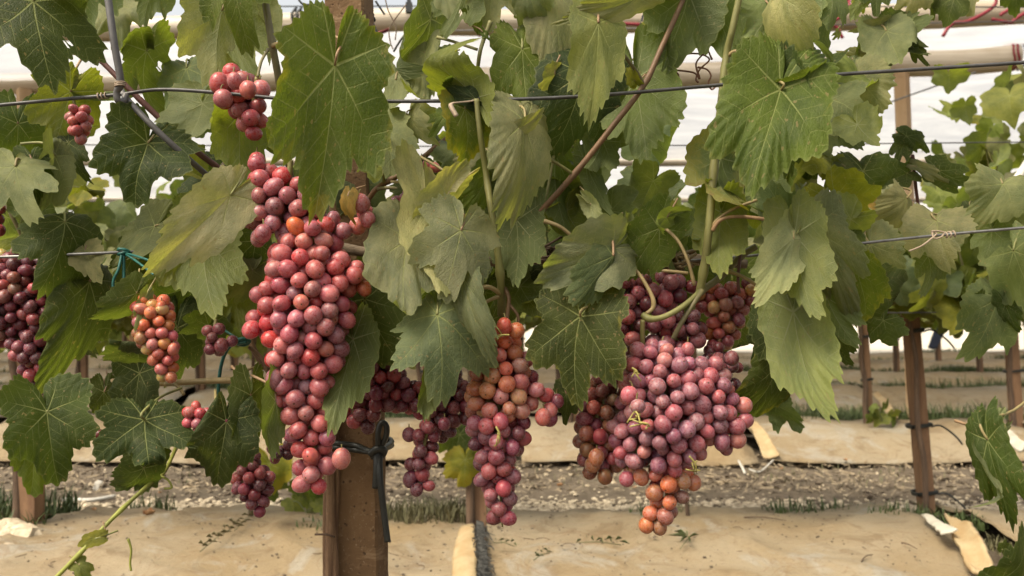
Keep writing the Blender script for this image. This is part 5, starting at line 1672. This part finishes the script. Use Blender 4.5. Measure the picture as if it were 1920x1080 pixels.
    (905, 60, 920, 75, 1.03, .7, 0, 0, 'm', {}),
    (1190, 150, 1178, 122, 1.0, 1.1, 0, 0, 'y', {}),
    # the cluster at the upper right
    (1668, 48, 1724, 62, 1.30, 1.1, 0, 0, 'n', dict(b=1, lobe=.5)), (1690, 70, 1716, 122, 1.31, 1.0, 5, 0, 'd', dict(b=1)), (1662, 58, 1692, 128, 1.28, 1.05, 28, 0, 'g', dict(lobe=.5)),
    (1650, 45, 1606, 62, 1.29, .7, 20, 0, 'g', {}), (1632, 75, 1590, 100, 1.31, .9, -5, 0, 'n', dict(b=1)), (1640, 95, 1640, 130, 1.33, 1.1, 0, 0, 'm', dict(b=1)), (1712, 88, 1738, 126, 1.30, .6, 0, 0, 'd', {}),
    (1612, 8, 1578, 52, 1.29, .5, 0, 30, 'l', dict(b=1)), (1640, -20, 1650, 30, 1.28, 1.0, 15, 0, 'n', {}), (1610, 5, 1622, 25, 1.33, 1.0, 0, 0, 'y', {}), (1720, -30, 1712, 34, 1.28, 1.0, 20, 0, 'g', {}), (1790, -5, 1776, 44, 1.28, 1.2, 0, 0, 'n', dict(lobe=.5)), (1750, -10, 1748, 36, 1.30, .7, 0, 0, 'm', {}), (1905, -20, 1910, 24, 1.28, 1.2, 0, 0, 'n', {}), (1815, -22, 1822, 14, 1.29, 1.2, 20, 0, 'g', {}),
    (1620, 105, 1580, 98, 1.30, .7, 10, 30, 'g', {}), (1572, 62, 1564, 74, 1.29, 1.1, 0, 0, 'l', {}), (1545, 20, 1530, 64, 1.28, .8, 0, 0, 'm', {}), (1600, 112, 1580, 130, 1.29, .8, 20, 0, 't', {}), (1655, 105, 1645, 140, 1.32, 1.4, 0, 0, 'd', dict(b=1)),
    (1612, 146, 1652, 204, 1.26, 1.35, 28, 0, 'g', dict(lobe=.7, N=150)), (1545, 150, 1530, 180, 1.28, 1.0, 20, 0, 'g', {}), (1570, 172, 1545, 215, 1.29, 1.0, 10, 0, 't', {}), (1590, 175, 1600, 196, 1.30, 1.0, 0, 0, 'd', {}),
    (1587, 228, 1606, 286, 1.25, 1.2, -5, 0, 'n', dict(b=1, lobe=.5)), (1540, 245, 1510, 300, 1.25, 1.1, 25, 0, 'g', {}), (1520, 190, 1515, 250, 1.22, .9, 15, 0, 't', {}), (1560, 215, 1530, 235, 1.27, .6, 0, 20, 'y', {}), (1515, 250, 1500, 290, 1.3, .9, 0, 0, 'd', {}), (1525, 300, 1512, 348, 1.28, 1.0, 25, 0, 'g', {}),
    (1575, 310, 1540, 342, 1.24, .85, -5, 0, 'y', {}), (1585, 312, 1612, 336, 1.23, .8, 25, 0, 't', {}), (1560, 378, 1535, 395, 1.26, .8, 0, 0, 'm', {}),
    (1700, 255, 1748, 272, 1.34, .75, 10, 0, 'd', {}), (1700, 262, 1668, 308, 1.35, .75, 0, 0, 'd', {}), (1700, 325, 1650, 350, 1.36, .9, 20, 0, 'n', {}), (1650, 328, 1600, 352, 1.38, .8, 30, 0, 't', {}),
    (1760, 320, 1808, 350, 1.36, .8, 20, 0, 'n', {}), (1745, 318, 1752, 345, 1.38, .9, 0, 0, 'm', dict(b=1)), (1720, 312, 1760, 325, 1.35, .5, 40, 0, 'g', {}),
    (1756, 414, 1766, 482, 1.22, 1.45, 35, 0, 'g', dict(lobe=.7, N=150)), (1740, 480, 1752, 548, 1.28, 1.25, -10, 0, 'm', dict(b=1, lobe=1.2)), (1880, 345, 1850, 415, 1.20, 1.3, 32, 10, 'g', dict(lobe=.8, N=150)), (1895, 385, 1920, 420, 1.22, 1.0, 30, 0, 'g', {}),
    (1632, 458, 1664, 536, 1.14, 1.25, 26, 0, 'g', dict(lobe=.5)), (1700, 372, 1660, 430, 1.24, .85, 32, 20, 'g', dict(lobe=.8)), (1580, 398, 1606, 430, 1.26, 1.2, 30, 0, 'g', {}), (1596, 440, 1586, 486, 1.10, .95, 0, 0, 'm', dict(lobe=.3)),
    (1860, 430, 1858, 485, 1.26, 1.3, -10, 0, 'm', dict(b=1)), (1570, 420, 1560, 460, 1.27, 1.0, 25, 0, 't', {}), (1690, 445, 1690, 470, 1.3, 1.2, 0, 0, 'm', {}), (1640, 380, 1660, 395, 1.4, 1.0, 30, 0, 'b', dict(y=.6)),
    (1870, 560, 1858, 655, 1.30, .95, 20, 0, 't', dict(lobe=.7)), (1885, 570, 1900, 620, 1.29, .8, 15, 20, 'n', {}), (1840, 575, 1825, 640, 1.31, .8, 10, 0, 'n', {}), (1900, 470, 1930, 560, 1.28, 1.1, 20, 0, 't', {}), (1820, 390, 1830, 420, 1.3, 1.0, 0, 0, 'd', {}),
]
r_f = random.Random(21)
n_pet = 0
for i, (jx, jy, tx, ty, d, w_, pi_, ro, cl, o_) in enumerate(LEAVES):
    o_ = dict(o_)
    if o_.pop('skip', 0): continue
    b = o_.pop('b', 0); yl = o_.pop('y', 0.0); pet = o_.pop('pet', None)
    big = math.hypot(tx - jx, ty - jy) > 60
    sh = dict(N=132 if big else 84, M=7 if big else 5, fold=r_f.uniform(-.25, .35), cup=r_f.uniform(-.42, .18), bend=r_f.uniform(.05, .45), wav=r_f.uniform(.05, .12), ruf=r_f.uniform(.02, .05), lobe=r_f.uniform(.95, 1.7), side=r_f.uniform(-.2, .2), backk=r_f.uniform(.75, 1.05), twist=r_f.uniform(-.45, .45), sway=r_f.uniform(-.16, .16))
    if big and r_f.random() < .55:
        sh['curls'] = ((r_f.choice([-1, 1]) * r_f.uniform(.6, 1.9), r_f.uniform(.36, .52), r_f.choice([-1, 1, 1]) * r_f.uniform(.12, .3)),)
    if o_.get('N', 0) >= 150: sh.pop('curls', None)
    if 'lobe' in o_: o_['lobe'] += .28
    sh['rim'] = r_f.uniform(-.25, .75)
    sh.update(o_)
    me = leaf_mesh('leaf', 500 + i, w=w_ * .62, **sh)
    J = P(jx, jy, d); T = P(tx, ty, d)
    e = T - J
    kk_ = 1.0 if o_.get('N', 0) >= 150 else 2.6
    pr, rr_ = math.radians(pi_ + r_f.gauss(3, 5.5) * kk_), math.radians(ro + r_f.gauss(0, 8) * kk_)
    pr, rr_ = max(-.6, min(.72, pr)), max(-.8, min(.8, rr_))
    size = e.length / math.cos(pr)
    view = (Vector((0, 0, CAMZ)) - J).normalized()
    mw = leaf_matrix(J, e, view, size, pr, rr_, bool(b))
    lf = link('leaf', me, None, vine, mw)
    lf.color = leaf_color(cl, yl)
    # petiole
    ext = [P(*q) for q in pet] if pet else None
    if ext is None:
        up = -e.normalized()
        nrm = (mw.to_3x3() @ Vector((0, 0, 1))).normalized()
        s = (-1 if b else 1)
        away = nrm * (-s) if nrm.dot(view) * s > 0 else nrm * s
        L_ = min(.075, size * .65)
        ext = [J, J + up * L_ * .35 + away * L_ * .25 + Vector((r_f.gauss(0, .004), 0, .002)), J + up * L_ * .6 + away * L_ * .9 + Vector((r_f.gauss(0, .01), 0, .008))]
    pm = tube_mesh('petiole', ext, .0013 if size > .06 else .0008, .0017 if size > .06 else .001, 6, 4)
    po = bpy.data.objects.new('petiole', pm); COL.objects.link(po); pm.materials.append(MAT['tint'])
    po.parent = lf
    po.matrix_basis = mw.inverted()
    po.color = (*r_f.choice([(.24, .20, .08), (.20, .21, .07), (.26, .17, .09)]), 1)

# leaves deeper in the canopy
FILL = [leaf_mesh('inner_leaf', 900 + i, N=96, M=5, w=r_f.uniform(.9, 1.2), fold=r_f.uniform(-.2, .4), cup=r_f.uniform(-.25, .15), bend=r_f.uniform(.1, .5), wav=r_f.uniform(.05, .13), ruf=.04, lobe=r_f.uniform(.9, 1.6), side=r_f.uniform(-.3, .3), twist=r_f.uniform(-.6, .6), sway=r_f.uniform(-.2, .2), rim=r_f.uniform(-.2, .7), curls=((r_f.uniform(-2, 2), r_f.uniform(.35, .5), r_f.choice([-1, 1]) * r_f.uniform(.15, .35)),)) for i in range(18)]
OPEN = [(205, 300, 315, 405), (0, 110, 105, 200), (120, 410, 275, 475), (380, 90, 400, 170), (690, 20, 800, 160), (795, 70, 830, 110), (1025, 60, 1095, 135), (1275, 120, 1375, 310), (1095, 290, 1165, 410), (1520, 0, 1920, 480), (880, 60, 925, 200), (165, 100, 200, 140), (1380, 60, 1450, 140), (330, 70, 350, 110)]
cnt = 0
fillers = []
while cnt < 72:
    px, py = r_f.uniform(-60, 1560), r_f.uniform(-20, 600)
    if py > 440 and px < 90: continue
    if py > 560 and not 640 < px < 1420: continue
    if 250 < px < 470 and py > 540: continue
    if py > 520 and 540 < px < 640: continue
    if py < 330 and r_f.random() < (1.0 if py < 215 else .7): continue
    L = r_f.uniform(48, 95)
    if any(x0 - 45 < px < x1 + 45 and y0 - 75 < py < y1 + 25 for x0, y0, x1, y1 in OPEN): continue
    if any(math.hypot(px - a, py - b) < 42 for a, b in fillers): continue
    fillers.append((px, py))
    d = r_f.uniform(1.16, 1.42)
    J = P(px, py, d)
    e = Vector((r_f.gauss(0, .5), r_f.gauss(0, .2), -1))
    mw = leaf_matrix(J, e, Vector((r_f.gauss(0, .4), -1 if r_f.random() < .7 else 1, 0)), L * ppm(d) * 1.15, r_f.gauss(.4, .5), r_f.gauss(0, .6))
    lf = link('leaf', r_f.choice(FILL), None, vine, mw)
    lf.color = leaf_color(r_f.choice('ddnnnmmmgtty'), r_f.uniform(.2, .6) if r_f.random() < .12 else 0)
    cnt += 1

# small outer leaves and side leaves between the large ones
cnt = 0
BOX = [(700, 200, 900, 400, 9), (1040, 300, 1260, 500, 11), (1470, 120, 1650, 420, 14), (0, 280, 200, 480, 6), (300, 180, 420, 360, 5), (1200, 420, 1480, 520, 7), (640, 430, 780, 640, 4), (380, 430, 480, 620, 4), (1500, 520, 1660, 640, 4), (1380, 20, 1560, 110, 3)]
for x0, y0, x1, y1, n in BOX:
    for q in range(n):
        px, py = r_f.uniform(x0, x1), r_f.uniform(y0, y1)
        L = r_f.uniform(38, 78)
        d = r_f.uniform(1.06, 1.26)
        e = Vector((r_f.gauss(0, .7), r_f.gauss(0, .3), -1))
        mw = leaf_matrix(P(px, py, d), e, Vector((r_f.gauss(0, .6), -1 if r_f.random() < .65 else 1, 0)), L * ppm(d) * 1.1, r_f.gauss(.4, .5), r_f.gauss(0, .6))
        lf = link('leaf', r_f.choice(FILL), None, vine, mw)
        lf.color = leaf_color(r_f.choice('nmmlggttly'), r_f.uniform(.2, .6) if r_f.random() < .12 else 0)

# leaves of the second-row vine that hang low behind the centre bunch, and a young plant by the post
v2 = [o for o in bpy.data.objects if o.get('label') == 'second-row vine behind the hero bunches in the middle'][0]
for jx, jy, tx, ty, d, cl, yl in [(872, 862, 872, 912, 2.88, 'y', .85), (862, 815, 852, 872, 2.9, 'n', 0), (885, 800, 900, 850, 2.92, 'm', .2), (505, 870, 512, 930, 2.85, 'y', .8), (498, 900, 508, 940, 2.86, 'n', 0)]:
    J, T = P(jx, jy, d), P(tx, ty, d)
    mw = leaf_matrix(J, T - J, Vector((.2, -1, .2)), (T - J).length, .2, r_f.uniform(-.4, .4))
    lf = link('leaf', r_f.choice(FILL), None, v2, mw); lf.color = leaf_color(cl, yl)
for base_px, pts, lab in [((578, 968), [(600, 900), (588, 915), (610, 925), (572, 930), (620, 945), (560, 910), (635, 958), (550, 940), (595, 945)], 'young bright green plant growing behind the post at the bed edge'),
                          ((1655, 790), [(1640, 765), (1660, 760), (1675, 775), (1650, 780), (1668, 785), (1632, 782)], 'leafy green weed at the foot of the thin tied stake')]:
    b = P(*base_px, 3.1 if base_px[0] < 1000 else 5.0)
    b.z = max(b.z, .06)
    t = empty('young_plant', b); tag(t, lab, 'plant')
    for k, (x, y) in enumerate(pts):
        q = P(x, y, b.y + r_f.uniform(-.06, .06))
        sm_ = MB(); sm_.tube([b, b.lerp(q, .6) + Vector((0, 0, .015)), q], .002, 5, True, 3)
        o = sm_.build('stalk', MAT['tint'], t); o.color = (.14, .17, .05, 1)
        mw = leaf_matrix(q, Vector((r_f.gauss(0, .7), r_f.gauss(0, .3), -.8)), Vector((r_f.gauss(0, .3), -1, .5)), r_f.uniform(.035, .06) * (1.2 if b.y > 4 else 1), r_f.uniform(0, .7), r_f.gauss(0, .5))
        lf = link('leaf', r_f.choice(FARLEAF), None, t, mw); lf.color = leaf_color(r_f.choice('lmml'))

# ------------------------------------------------------------------ the grape bunches
def berry_mesh(name, seed, sx, sz):
    r = random.Random(seed)
    nu, nv = 20, 13
    vs, fs = [(0, 0, -1.0 * sz)], []
    for j in range(1, nv):
        ph = PI * j / nv
        for i in range(nu):
            q = 2 * PI * i / nu
            rr = math.sin(ph) * sx
            vs.append((rr * math.cos(q), rr * math.sin(q), -math.cos(ph) * sz))
    vs.append((0, 0, sz * .975))
    vs = [tuple(Vector(v) * (1 + .025 * noise.noise(Vector(v) * 1.1 + Vector((seed, 0, 0))))) for v in vs]
    for i in range(nu):
        fs.append((0, 1 + (i + 1) % nu, 1 + i))
    for j in range(nv - 2):
        for i in range(nu):
            a, b = 1 + j * nu + i, 1 + j * nu + (i + 1) % nu
            fs.append((a, b, b + nu, a + nu))
    last = len(vs) - 1
    for i in range(nu):
        a, b = 1 + (nv - 2) * nu + i, 1 + (nv - 2) * nu + (i + 1) % nu
        fs.append((a, b, last))
    me = mesh_np(name, vs, fs)
    me.materials.append(MAT['berry'])
    return me


BERRY = [berry_mesh('berry', k, 1.0 * a, 1.0 * b) for k, (a, b) in enumerate([(1, 1), (.97, 1.06), (.985, 1.03), (1.0, .97), (.95, 1.1)])]
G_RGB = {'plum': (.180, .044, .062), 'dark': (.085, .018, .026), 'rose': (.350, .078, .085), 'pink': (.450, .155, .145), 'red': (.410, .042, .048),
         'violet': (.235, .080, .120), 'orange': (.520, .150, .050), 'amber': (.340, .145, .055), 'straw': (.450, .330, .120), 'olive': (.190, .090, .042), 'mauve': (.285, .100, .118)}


def pack(segs, rb, n_max, r, depth=.8, fill=1.0, cull=None):
    """Berry centres inside a union of round cones, pushed apart until they just touch; the hidden core is left empty."""
    A = np.array([s[0] for s in segs]); B = np.array([s[1] for s in segs]); RA = np.array([s[2] for s in segs]); RB = np.array([s[3] for s in segs])
    vol = (np.linalg.norm(B - A, axis=1) + .5 * (RA + RB)) * ((RA + RB) / 2) ** 2
    pr = vol / vol.sum()

    def inside(p):
        """largest clearance to any cone's skin and the axis point"""
        best = np.full(len(p), -1e9); ax = np.zeros_like(p)
        for a, b, ra, rbb in zip(A, B, RA, RB):
            ab = b - a; L2 = max((ab @ ab), 1e-12)
            t = np.clip(((p - a) @ ab) / L2, 0, 1)
            c = a + t[:, None] * ab
            q = (p - c) / np.array([1, depth, 1])
            cl = (ra + (rbb - ra) * t) - np.linalg.norm(q, axis=1)
            m = cl > best
            best[m] = cl[m]; ax[m] = c[m]
        return best, ax
    K = 7000
    s = r.choice(len(segs), K, p=pr)
    t = r.rand(K)
    dirs = r.normal(size=(K, 3)); dirs /= np.linalg.norm(dirs, axis=1)[:, None]
    rad = (RA[s] + (RB[s] - RA[s]) * t) * r.rand(K) ** (1 / 3)
    p = A[s] + (B[s] - A[s]) * t[:, None] + dirs * rad[:, None] * np.array([1, depth, 1])
    cl, _ = inside(p)
    p = p[(cl > rb * .55)]
    acc = np.zeros((0, 3))
    dm = 2 * rb * .735 * fill
    for q in p:
        if len(acc) == 0 or ((acc - q) ** 2).sum(1).min() > dm * dm:
            acc = np.vstack([acc, q])
    p = acc
    for it in range(45):
        d = p[:, None] - p[None]
        dist = np.linalg.norm(d, axis=2) + np.eye(len(p))
        ov = np.clip(2 * rb * .91 - dist, 0, None); np.fill_diagonal(ov, 0)
        p = p + (d / dist[..., None] * ov[..., None]).sum(1) * .28
        cl, ax = inside(p)
        out = np.clip(rb * .75 - cl, 0, None)
        v = ax - p; v /= (np.linalg.norm(v, axis=1)[:, None] + 1e-9)
        p = p + v * out[:, None] * .45
    cl, ax = inside(p)
    keep = cl < rb * 3.3                                   # no berries in the unseen core
    p, ax = p[keep], ax[keep]
    if len(p) > n_max:
        o = np.argsort(p[:, 1])[:n_max]
        p, ax = p[o], ax[o]
    return p, ax


def bunch(label, spines, d, bpx, pal, seed, stalk=None, loose=(), bloom=.5, group='bunches of the near vine', depth=.8, fill=1.0, n_max=295, stemcol=(.20, .18, .06), grad=None, bares=()):
    """spines: lists of (px, py, half width px); bpx: berry diameter in pixels; stalk: pixels of the peduncle."""
    r = np.random.RandomState(seed); rr = random.Random(seed)
    k = ppm(d); rb = bpx * k / 2
    segs = []
    for sp in spines:
        dd = d
        pts = [(np.array(P(x, y, d + (z[0] if z else 0))), h * k) for x, y, h, *z in sp]
        if len(pts) == 1:
            segs.append((pts[0][0], pts[0][0] + np.array([0, 0, 1e-4]), pts[0][1], pts[0][1]))
        for (a, ha), (b, hb) in zip(pts[:-1], pts[1:]):
            segs.append((a, b, ha, hb))
    p, ax = pack(segs, rb, n_max - len(loose), r, depth, fill)
    topx, topy, _h = spines[0][0][:3]
    base = P(topx, topy, d)
    t = empty('grape_bunch', base); tag(t, label, 'grapes', group)
    t_off = Matrix.Translation(-base)
    lo = [np.array(P(x, y, d + (z[0] if z else 0))) for x, y, *z in loose]
    allp = list(p) + lo
    allax = list(ax) + [q + np.array([0, 0, rb * 1.5]) for q in lo]
    zmin, zmax = min(q[2] for q in allp), max(q[2] for q in allp)
    mb = MB()
    for i, (q, a) in enumerate(zip(allp, allax)):
        o = bpy.data.objects.new('berry', rr.choice(BERRY)); COL.objects.link(o)
        o.parent = t
        out = Vector(q - a)
        if out.length < 1e-4: out = Vector((0, -1, -.3))
        out = (out.normalized() + Vector((rr.gauss(0, .3), rr.gauss(0, .3), -.35 + rr.gauss(0, .3)))).normalized()
        s = rb * rr.choice([.86, .93, .97, 1.0, 1.03, 1.06])
        rot = out.to_track_quat('Z', 'Y').to_matrix().to_4x4() @ Matrix.Rotation(rr.uniform(0, 6.28), 4, 'Z')
        o.matrix_basis = t_off @ Matrix.Translation(Vector(q)) @ rot @ Matrix.Diagonal((s * rr.uniform(.93, 1.05), s * rr.uniform(.93, 1.05), s * rr.uniform(.97, 1.12), 1))
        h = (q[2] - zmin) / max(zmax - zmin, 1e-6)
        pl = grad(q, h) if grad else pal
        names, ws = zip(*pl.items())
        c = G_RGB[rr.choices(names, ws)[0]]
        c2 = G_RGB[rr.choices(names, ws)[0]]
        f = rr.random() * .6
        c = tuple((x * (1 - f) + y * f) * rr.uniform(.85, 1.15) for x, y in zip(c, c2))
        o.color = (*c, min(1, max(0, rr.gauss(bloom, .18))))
        # pedicel
        e = Vector(q) - out * s * .9
        m = e.lerp(Vector(a), .5) + Vector((0, 0, .25 * rb))
        mb.tube([e, m, Vector(a)], [rb * .10, rb * .07, rb * .09], 4, False, 2)
    for sp in spines:
        pts = [P(x, y, d + (z[0] if z else 0)) for x, y, h, *z in sp]
        if len(pts) > 1: mb.tube(pts, [rb * .28 - rb * .18 * i / (len(pts) - 1) for i in range(len(pts))], 6, True, 4)
    o = mb.build('stem', MAT['tint'], t); o.color = (*stemcol, 1)
    for bare in bares:
        m3 = MB(); a = P(*bare[0]); b = P(*bare[1]); m3.tube([a, a.lerp(b, .5) + Vector((.002, -.002, .001)), b], [rb * .13, rb * .11, rb * .10], 6, True, 4)
        for q in range(4):
            c = a.lerp(b, rr.uniform(.3, 1)); e = c + Vector((rr.gauss(0, rb * .7), -rb * .3, rr.gauss(-rb * .2, rb * .5))); m3.tube([c, e], [rb * .07, rb * .10], 5)
        o = m3.build('bare_stalk', MAT['tint'], t); o.color = (.30, .27, .07, 1)
    if stalk:
        m2 = MB(); m2.tube([P(*q) for q in stalk], [rb * .30] * len(stalk), 7, True, 6)
        o = m2.build('stalk', MAT['tint'], t); o.color = (*stemcol, 1)
    return t


PAL = dict(rose=4, plum=3, mauve=3, pink=2, red=1)
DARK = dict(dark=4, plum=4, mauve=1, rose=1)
k1 = lambda q, h: dict(red=5, rose=4, pink=3) if (q[0] < P(530, 600, 1).x) else (dict(rose=4, pink=4, red=2, mauve=2, orange=.6) if h > .7 else dict(mauve=3, rose=4, plum=2, pink=2.5, red=.6))

bunch('little bunch of a dozen small pink berries against a yellowish leaf near the hooked rod', [[(147, 220, 25), (150, 248, 20)]], 1.06, 21, dict(rose=3, pink=3), 1, [(136, 180, 1.12), (141, 200, 1.12), (147, 215, 1.13)], bloom=.35, depth=.9)
bunch('short bunch hanging over the upper wire beside the great yellow-edged leaf', [[(440, 165, 42), (452, 190, 40), (470, 215, 34), (484, 262, 13)]], 1.02, 33, dict(rose=4, pink=3, red=1, mauve=2), 2, [(483, 145, 1.0), (478, 180, 1.01), (470, 220, 1.02)], loose=[(410, 156, -.03), (440, 152, -.05), (465, 168, -.06), (490, 168, -.02), (418, 185, -.04)], bloom=.4)
bunch('upper shoulder bunch of shiny red and dusty mauve grapes under the great leaf', [[(488, 318, 26), (505, 365, 48), (520, 400, 55)], [(520, 350, 35), (560, 380, 46), (600, 425, 34), (628, 430, 28)], [(500, 400, 38), (490, 435, 24)], [(620, 435, 24), (660, 425, 24), (682, 405, 20)]], .995, 34.5, PAL, 3, [(545, 300, .99), (542, 330, .99), (535, 360, .995)], loose=[(482, 302), (676, 382, -.02), (690, 412, -.02), (493, 438, -.03)], bloom=.5,
      grad=lambda q, h: dict(red=6, rose=4) if h > .62 else (dict(pink=2, rose=3, red=1) if q[0] > P(655, 400, .995).x else dict(mauve=5, rose=2, plum=3)))
bunch('longest bunch of rosy grapes, tapering down beside the brown post', [[(585, 455, 55), (582, 520, 85), (578, 590, 92), (575, 650, 78), (573, 710, 62), (575, 760, 50), (580, 800, 46), (590, 850, 50), (588, 900, 34)], [(560, 500, 60), (520, 560, 48), (486, 605, 36)], [(600, 500, 60), (645, 520, 50), (672, 528, 30)]], .985, 34, PAL, 4, [(570, 430, 1.0), (573, 445, .99), (577, 470, .985)], loose=[(515, 711, -.02), (517, 752, -.01), (537, 452), (520, 475), (640, 860, -.02)], bloom=.42, grad=k1)
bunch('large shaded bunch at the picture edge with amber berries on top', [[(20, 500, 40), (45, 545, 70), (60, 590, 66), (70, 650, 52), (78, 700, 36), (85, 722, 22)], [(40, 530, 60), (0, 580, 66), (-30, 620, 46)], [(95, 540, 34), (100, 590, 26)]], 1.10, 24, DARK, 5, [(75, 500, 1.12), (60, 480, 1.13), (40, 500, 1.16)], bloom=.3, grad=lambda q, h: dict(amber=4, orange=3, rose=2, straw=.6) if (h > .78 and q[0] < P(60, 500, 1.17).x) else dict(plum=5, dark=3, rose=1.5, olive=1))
bunch('amber and salmon bunch half hidden by a dark leaf above the low cane', [[(286, 588, 40), (292, 625, 40), (306, 665, 28), (312, 705, 20)]], .985, 23, dict(amber=4, orange=3, straw=2, pink=2, rose=1), 6, [(285, 545, 1.02), (284, 570, .99), (286, 590, .985)], loose=[(325, 655, -.01), (302, 575, -.01)], bloom=.35)
bunch('small cluster of mauve berries beside the hanging dark green cord', [[(400, 625, 22), (404, 652, 22), (430, 642, 15)]], 1.04, 25, dict(plum=3, mauve=3), 7, [(405, 600, 1.05), (402, 620, 1.04)], bloom=.5)
bunch('small crimson cluster peeping over the pale leaf flap', [[(366, 782, 28), (386, 796, 26), (414, 788, 16)]], .965, 22, dict(rose=4, red=2, plum=2), 8, None, bloom=.35)
bunch('dark purple bunch hanging low, below the leaf with the pale flap', [[(464, 870, 28), (474, 900, 40), (482, 928, 30), (490, 954, 15)]], 1.05, 23, DARK, 9, None, bloom=.35)
bunch('handful of dark berries tucked behind the lowest tip leaves', [[(518, 850, 18), (532, 848, 16), (540, 835, 8)]], 1.10, 20, dict(dark=3, plum=3), 10, None, bloom=.3)
bunch('two dark berries just showing at the edge of the twin leaf with holes', [[(186, 818, 12), (188, 832, 10)]], 1.02, 20, dict(dark=3, plum=2), 11, None, bloom=.3)
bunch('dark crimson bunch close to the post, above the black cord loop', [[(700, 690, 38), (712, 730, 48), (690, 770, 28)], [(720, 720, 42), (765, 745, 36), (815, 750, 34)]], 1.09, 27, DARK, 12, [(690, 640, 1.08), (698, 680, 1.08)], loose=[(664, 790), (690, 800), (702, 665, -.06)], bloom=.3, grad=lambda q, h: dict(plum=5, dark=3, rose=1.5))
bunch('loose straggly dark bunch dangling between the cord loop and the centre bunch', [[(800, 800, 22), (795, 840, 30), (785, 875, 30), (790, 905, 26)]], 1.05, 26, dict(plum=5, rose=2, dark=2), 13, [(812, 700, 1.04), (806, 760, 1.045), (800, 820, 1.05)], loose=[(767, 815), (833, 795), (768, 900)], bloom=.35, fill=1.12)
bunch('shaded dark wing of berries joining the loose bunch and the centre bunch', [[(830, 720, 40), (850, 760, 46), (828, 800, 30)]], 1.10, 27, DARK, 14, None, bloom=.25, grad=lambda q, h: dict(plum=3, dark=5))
bunch('centre bunch with orange berries on top and straw ones down its side', [[(935, 650, 42), (940, 700, 62), (935, 760, 62), (935, 820, 56), (930, 870, 46), (938, 920, 36), (940, 965, 26), (942, 988, 14)], [(965, 700, 46), (995, 735, 34), (1030, 762, 20)]], .985, 31, PAL, 15, [(948, 600, .99), (944, 640, .985), (940, 690, .985)], loose=[(903, 628, -.02), (945, 612, -.03), (968, 620, -.02), (908, 655, -.03), (1045, 752), (1018, 782, -.01), (1030, 785)], bloom=.45, bares=[((920, 632, .935), (955, 628, .93)), ((930, 800, .92), (936, 830, .92))],
      grad=lambda q, h: dict(orange=6, red=2, rose=2) if h > .86 else (dict(straw=1.5, pink=5, orange=2, amber=2, mauve=2, rose=2) if h > .52 and q[1] < .985 and q[0] > P(925, 700, .985).x else (dict(amber=4, olive=3, rose=2) if h > .5 and q[0] < P(930, 700, .985).x else dict(plum=4, rose=4, mauve=2, dark=1, straw=.15))))
kx = P(1150, 800, .98).x
bunch('great broad bunch of frosted mauve grapes with a hanging orange tip', [[(1225, 690, 55), (1245, 740, 88), (1250, 790, 95), (1245, 830, 70)], [(1270, 720, 60), (1330, 760, 60), (1360, 810, 42)], [(1235, 760, 70), (1200, 810, 60), (1190, 870, 38)], [(1250, 840, 60), (1255, 890, 44), (1248, 935, 40), (1235, 975, 28)], [(1330, 700, 34), (1375, 770, 34), (1385, 820, 24)]], .975, 31, PAL, 16, [(1205, 600, .98), (1205, 640, .985), (1214, 680, .99)], loose=[(1180, 740, -.07), (1196, 762, -.08), (1290, 655), (1245, 655), (1212, 985, 0), (1300, 905), (1175, 898)], bloom=.62, bares=[((1182, 762, .895), (1200, 792, .885)), ((1200, 792, .885), (1218, 800, .887)), ((1292, 855, .92), (1306, 885, .92)), ((1185, 690, .93), (1195, 705, .93))],
      grad=lambda q, h: dict(orange=3, amber=4, rose=3, plum=1, olive=2) if h < .30 else dict(mauve=5, violet=4, pink=2.5, rose=2, plum=3))
bunch('olive and rust shaded wing behind the great frosted bunch', [[(1150, 720, 42), (1125, 770, 44), (1112, 820, 36), (1128, 868, 40)]], 1.03, 29, dict(olive=5, amber=2, plum=3, rose=1), 17, None, bloom=.35, loose=[(1118, 858, -.05)])
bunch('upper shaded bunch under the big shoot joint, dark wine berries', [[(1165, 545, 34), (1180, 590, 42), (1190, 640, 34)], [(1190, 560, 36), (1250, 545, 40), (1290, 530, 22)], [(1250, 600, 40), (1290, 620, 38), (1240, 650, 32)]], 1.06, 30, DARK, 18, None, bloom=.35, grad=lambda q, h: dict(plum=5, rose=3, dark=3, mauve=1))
bunch('yellowish pink loose bunch behind the pale lobed leaf, by the red tendril', [[(1330, 560, 32), (1365, 565, 36), (1405, 545, 24), (1430, 530, 16)], [(1370, 590, 34), (1350, 630, 32)]], 1.09, 25, dict(rose=3, amber=3, straw=2.0, plum=3, pink=1), 19, None, bloom=.3)
bunch('dark purple side bunch at the shoulder of the great bunch', [[(1340, 665, 28), (1360, 695, 34), (1365, 735, 24)]], 1.06, 25, dict(dark=4, plum=4), 20, None, loose=[(1397, 768), (1385, 790), (1372, 672, -.04), (1352, 690, -.04)], bloom=.35, fill=1.08)
bunch('dim cluster of maroon berries behind the curled pale leaf', [[(765, 378, 26), (748, 410, 32), (732, 446, 26)]], 1.03, 23, dict(dark=3, plum=4, mauve=2), 21, None, bloom=.4)
bunch('tiny bunch of pale red berries by the side shoot fork', [[(806, 314, 18), (803, 338, 12)]], 1.02, 19, dict(rose=4, pink=2), 22, None, bloom=.35)
bunch('few red berries cut by the picture edge above the lower wire', [[(-4, 395, 15), (-4, 430, 14)]], 1.06, 24, dict(red=2, plum=3), 23, None, bloom=.2)
bunch('few pink berries glimpsed behind the green shoot base', [[(892, 552, 12), (893, 575, 11)]], 1.08, 22, dict(rose=3, plum=3), 24, None, bloom=.3)
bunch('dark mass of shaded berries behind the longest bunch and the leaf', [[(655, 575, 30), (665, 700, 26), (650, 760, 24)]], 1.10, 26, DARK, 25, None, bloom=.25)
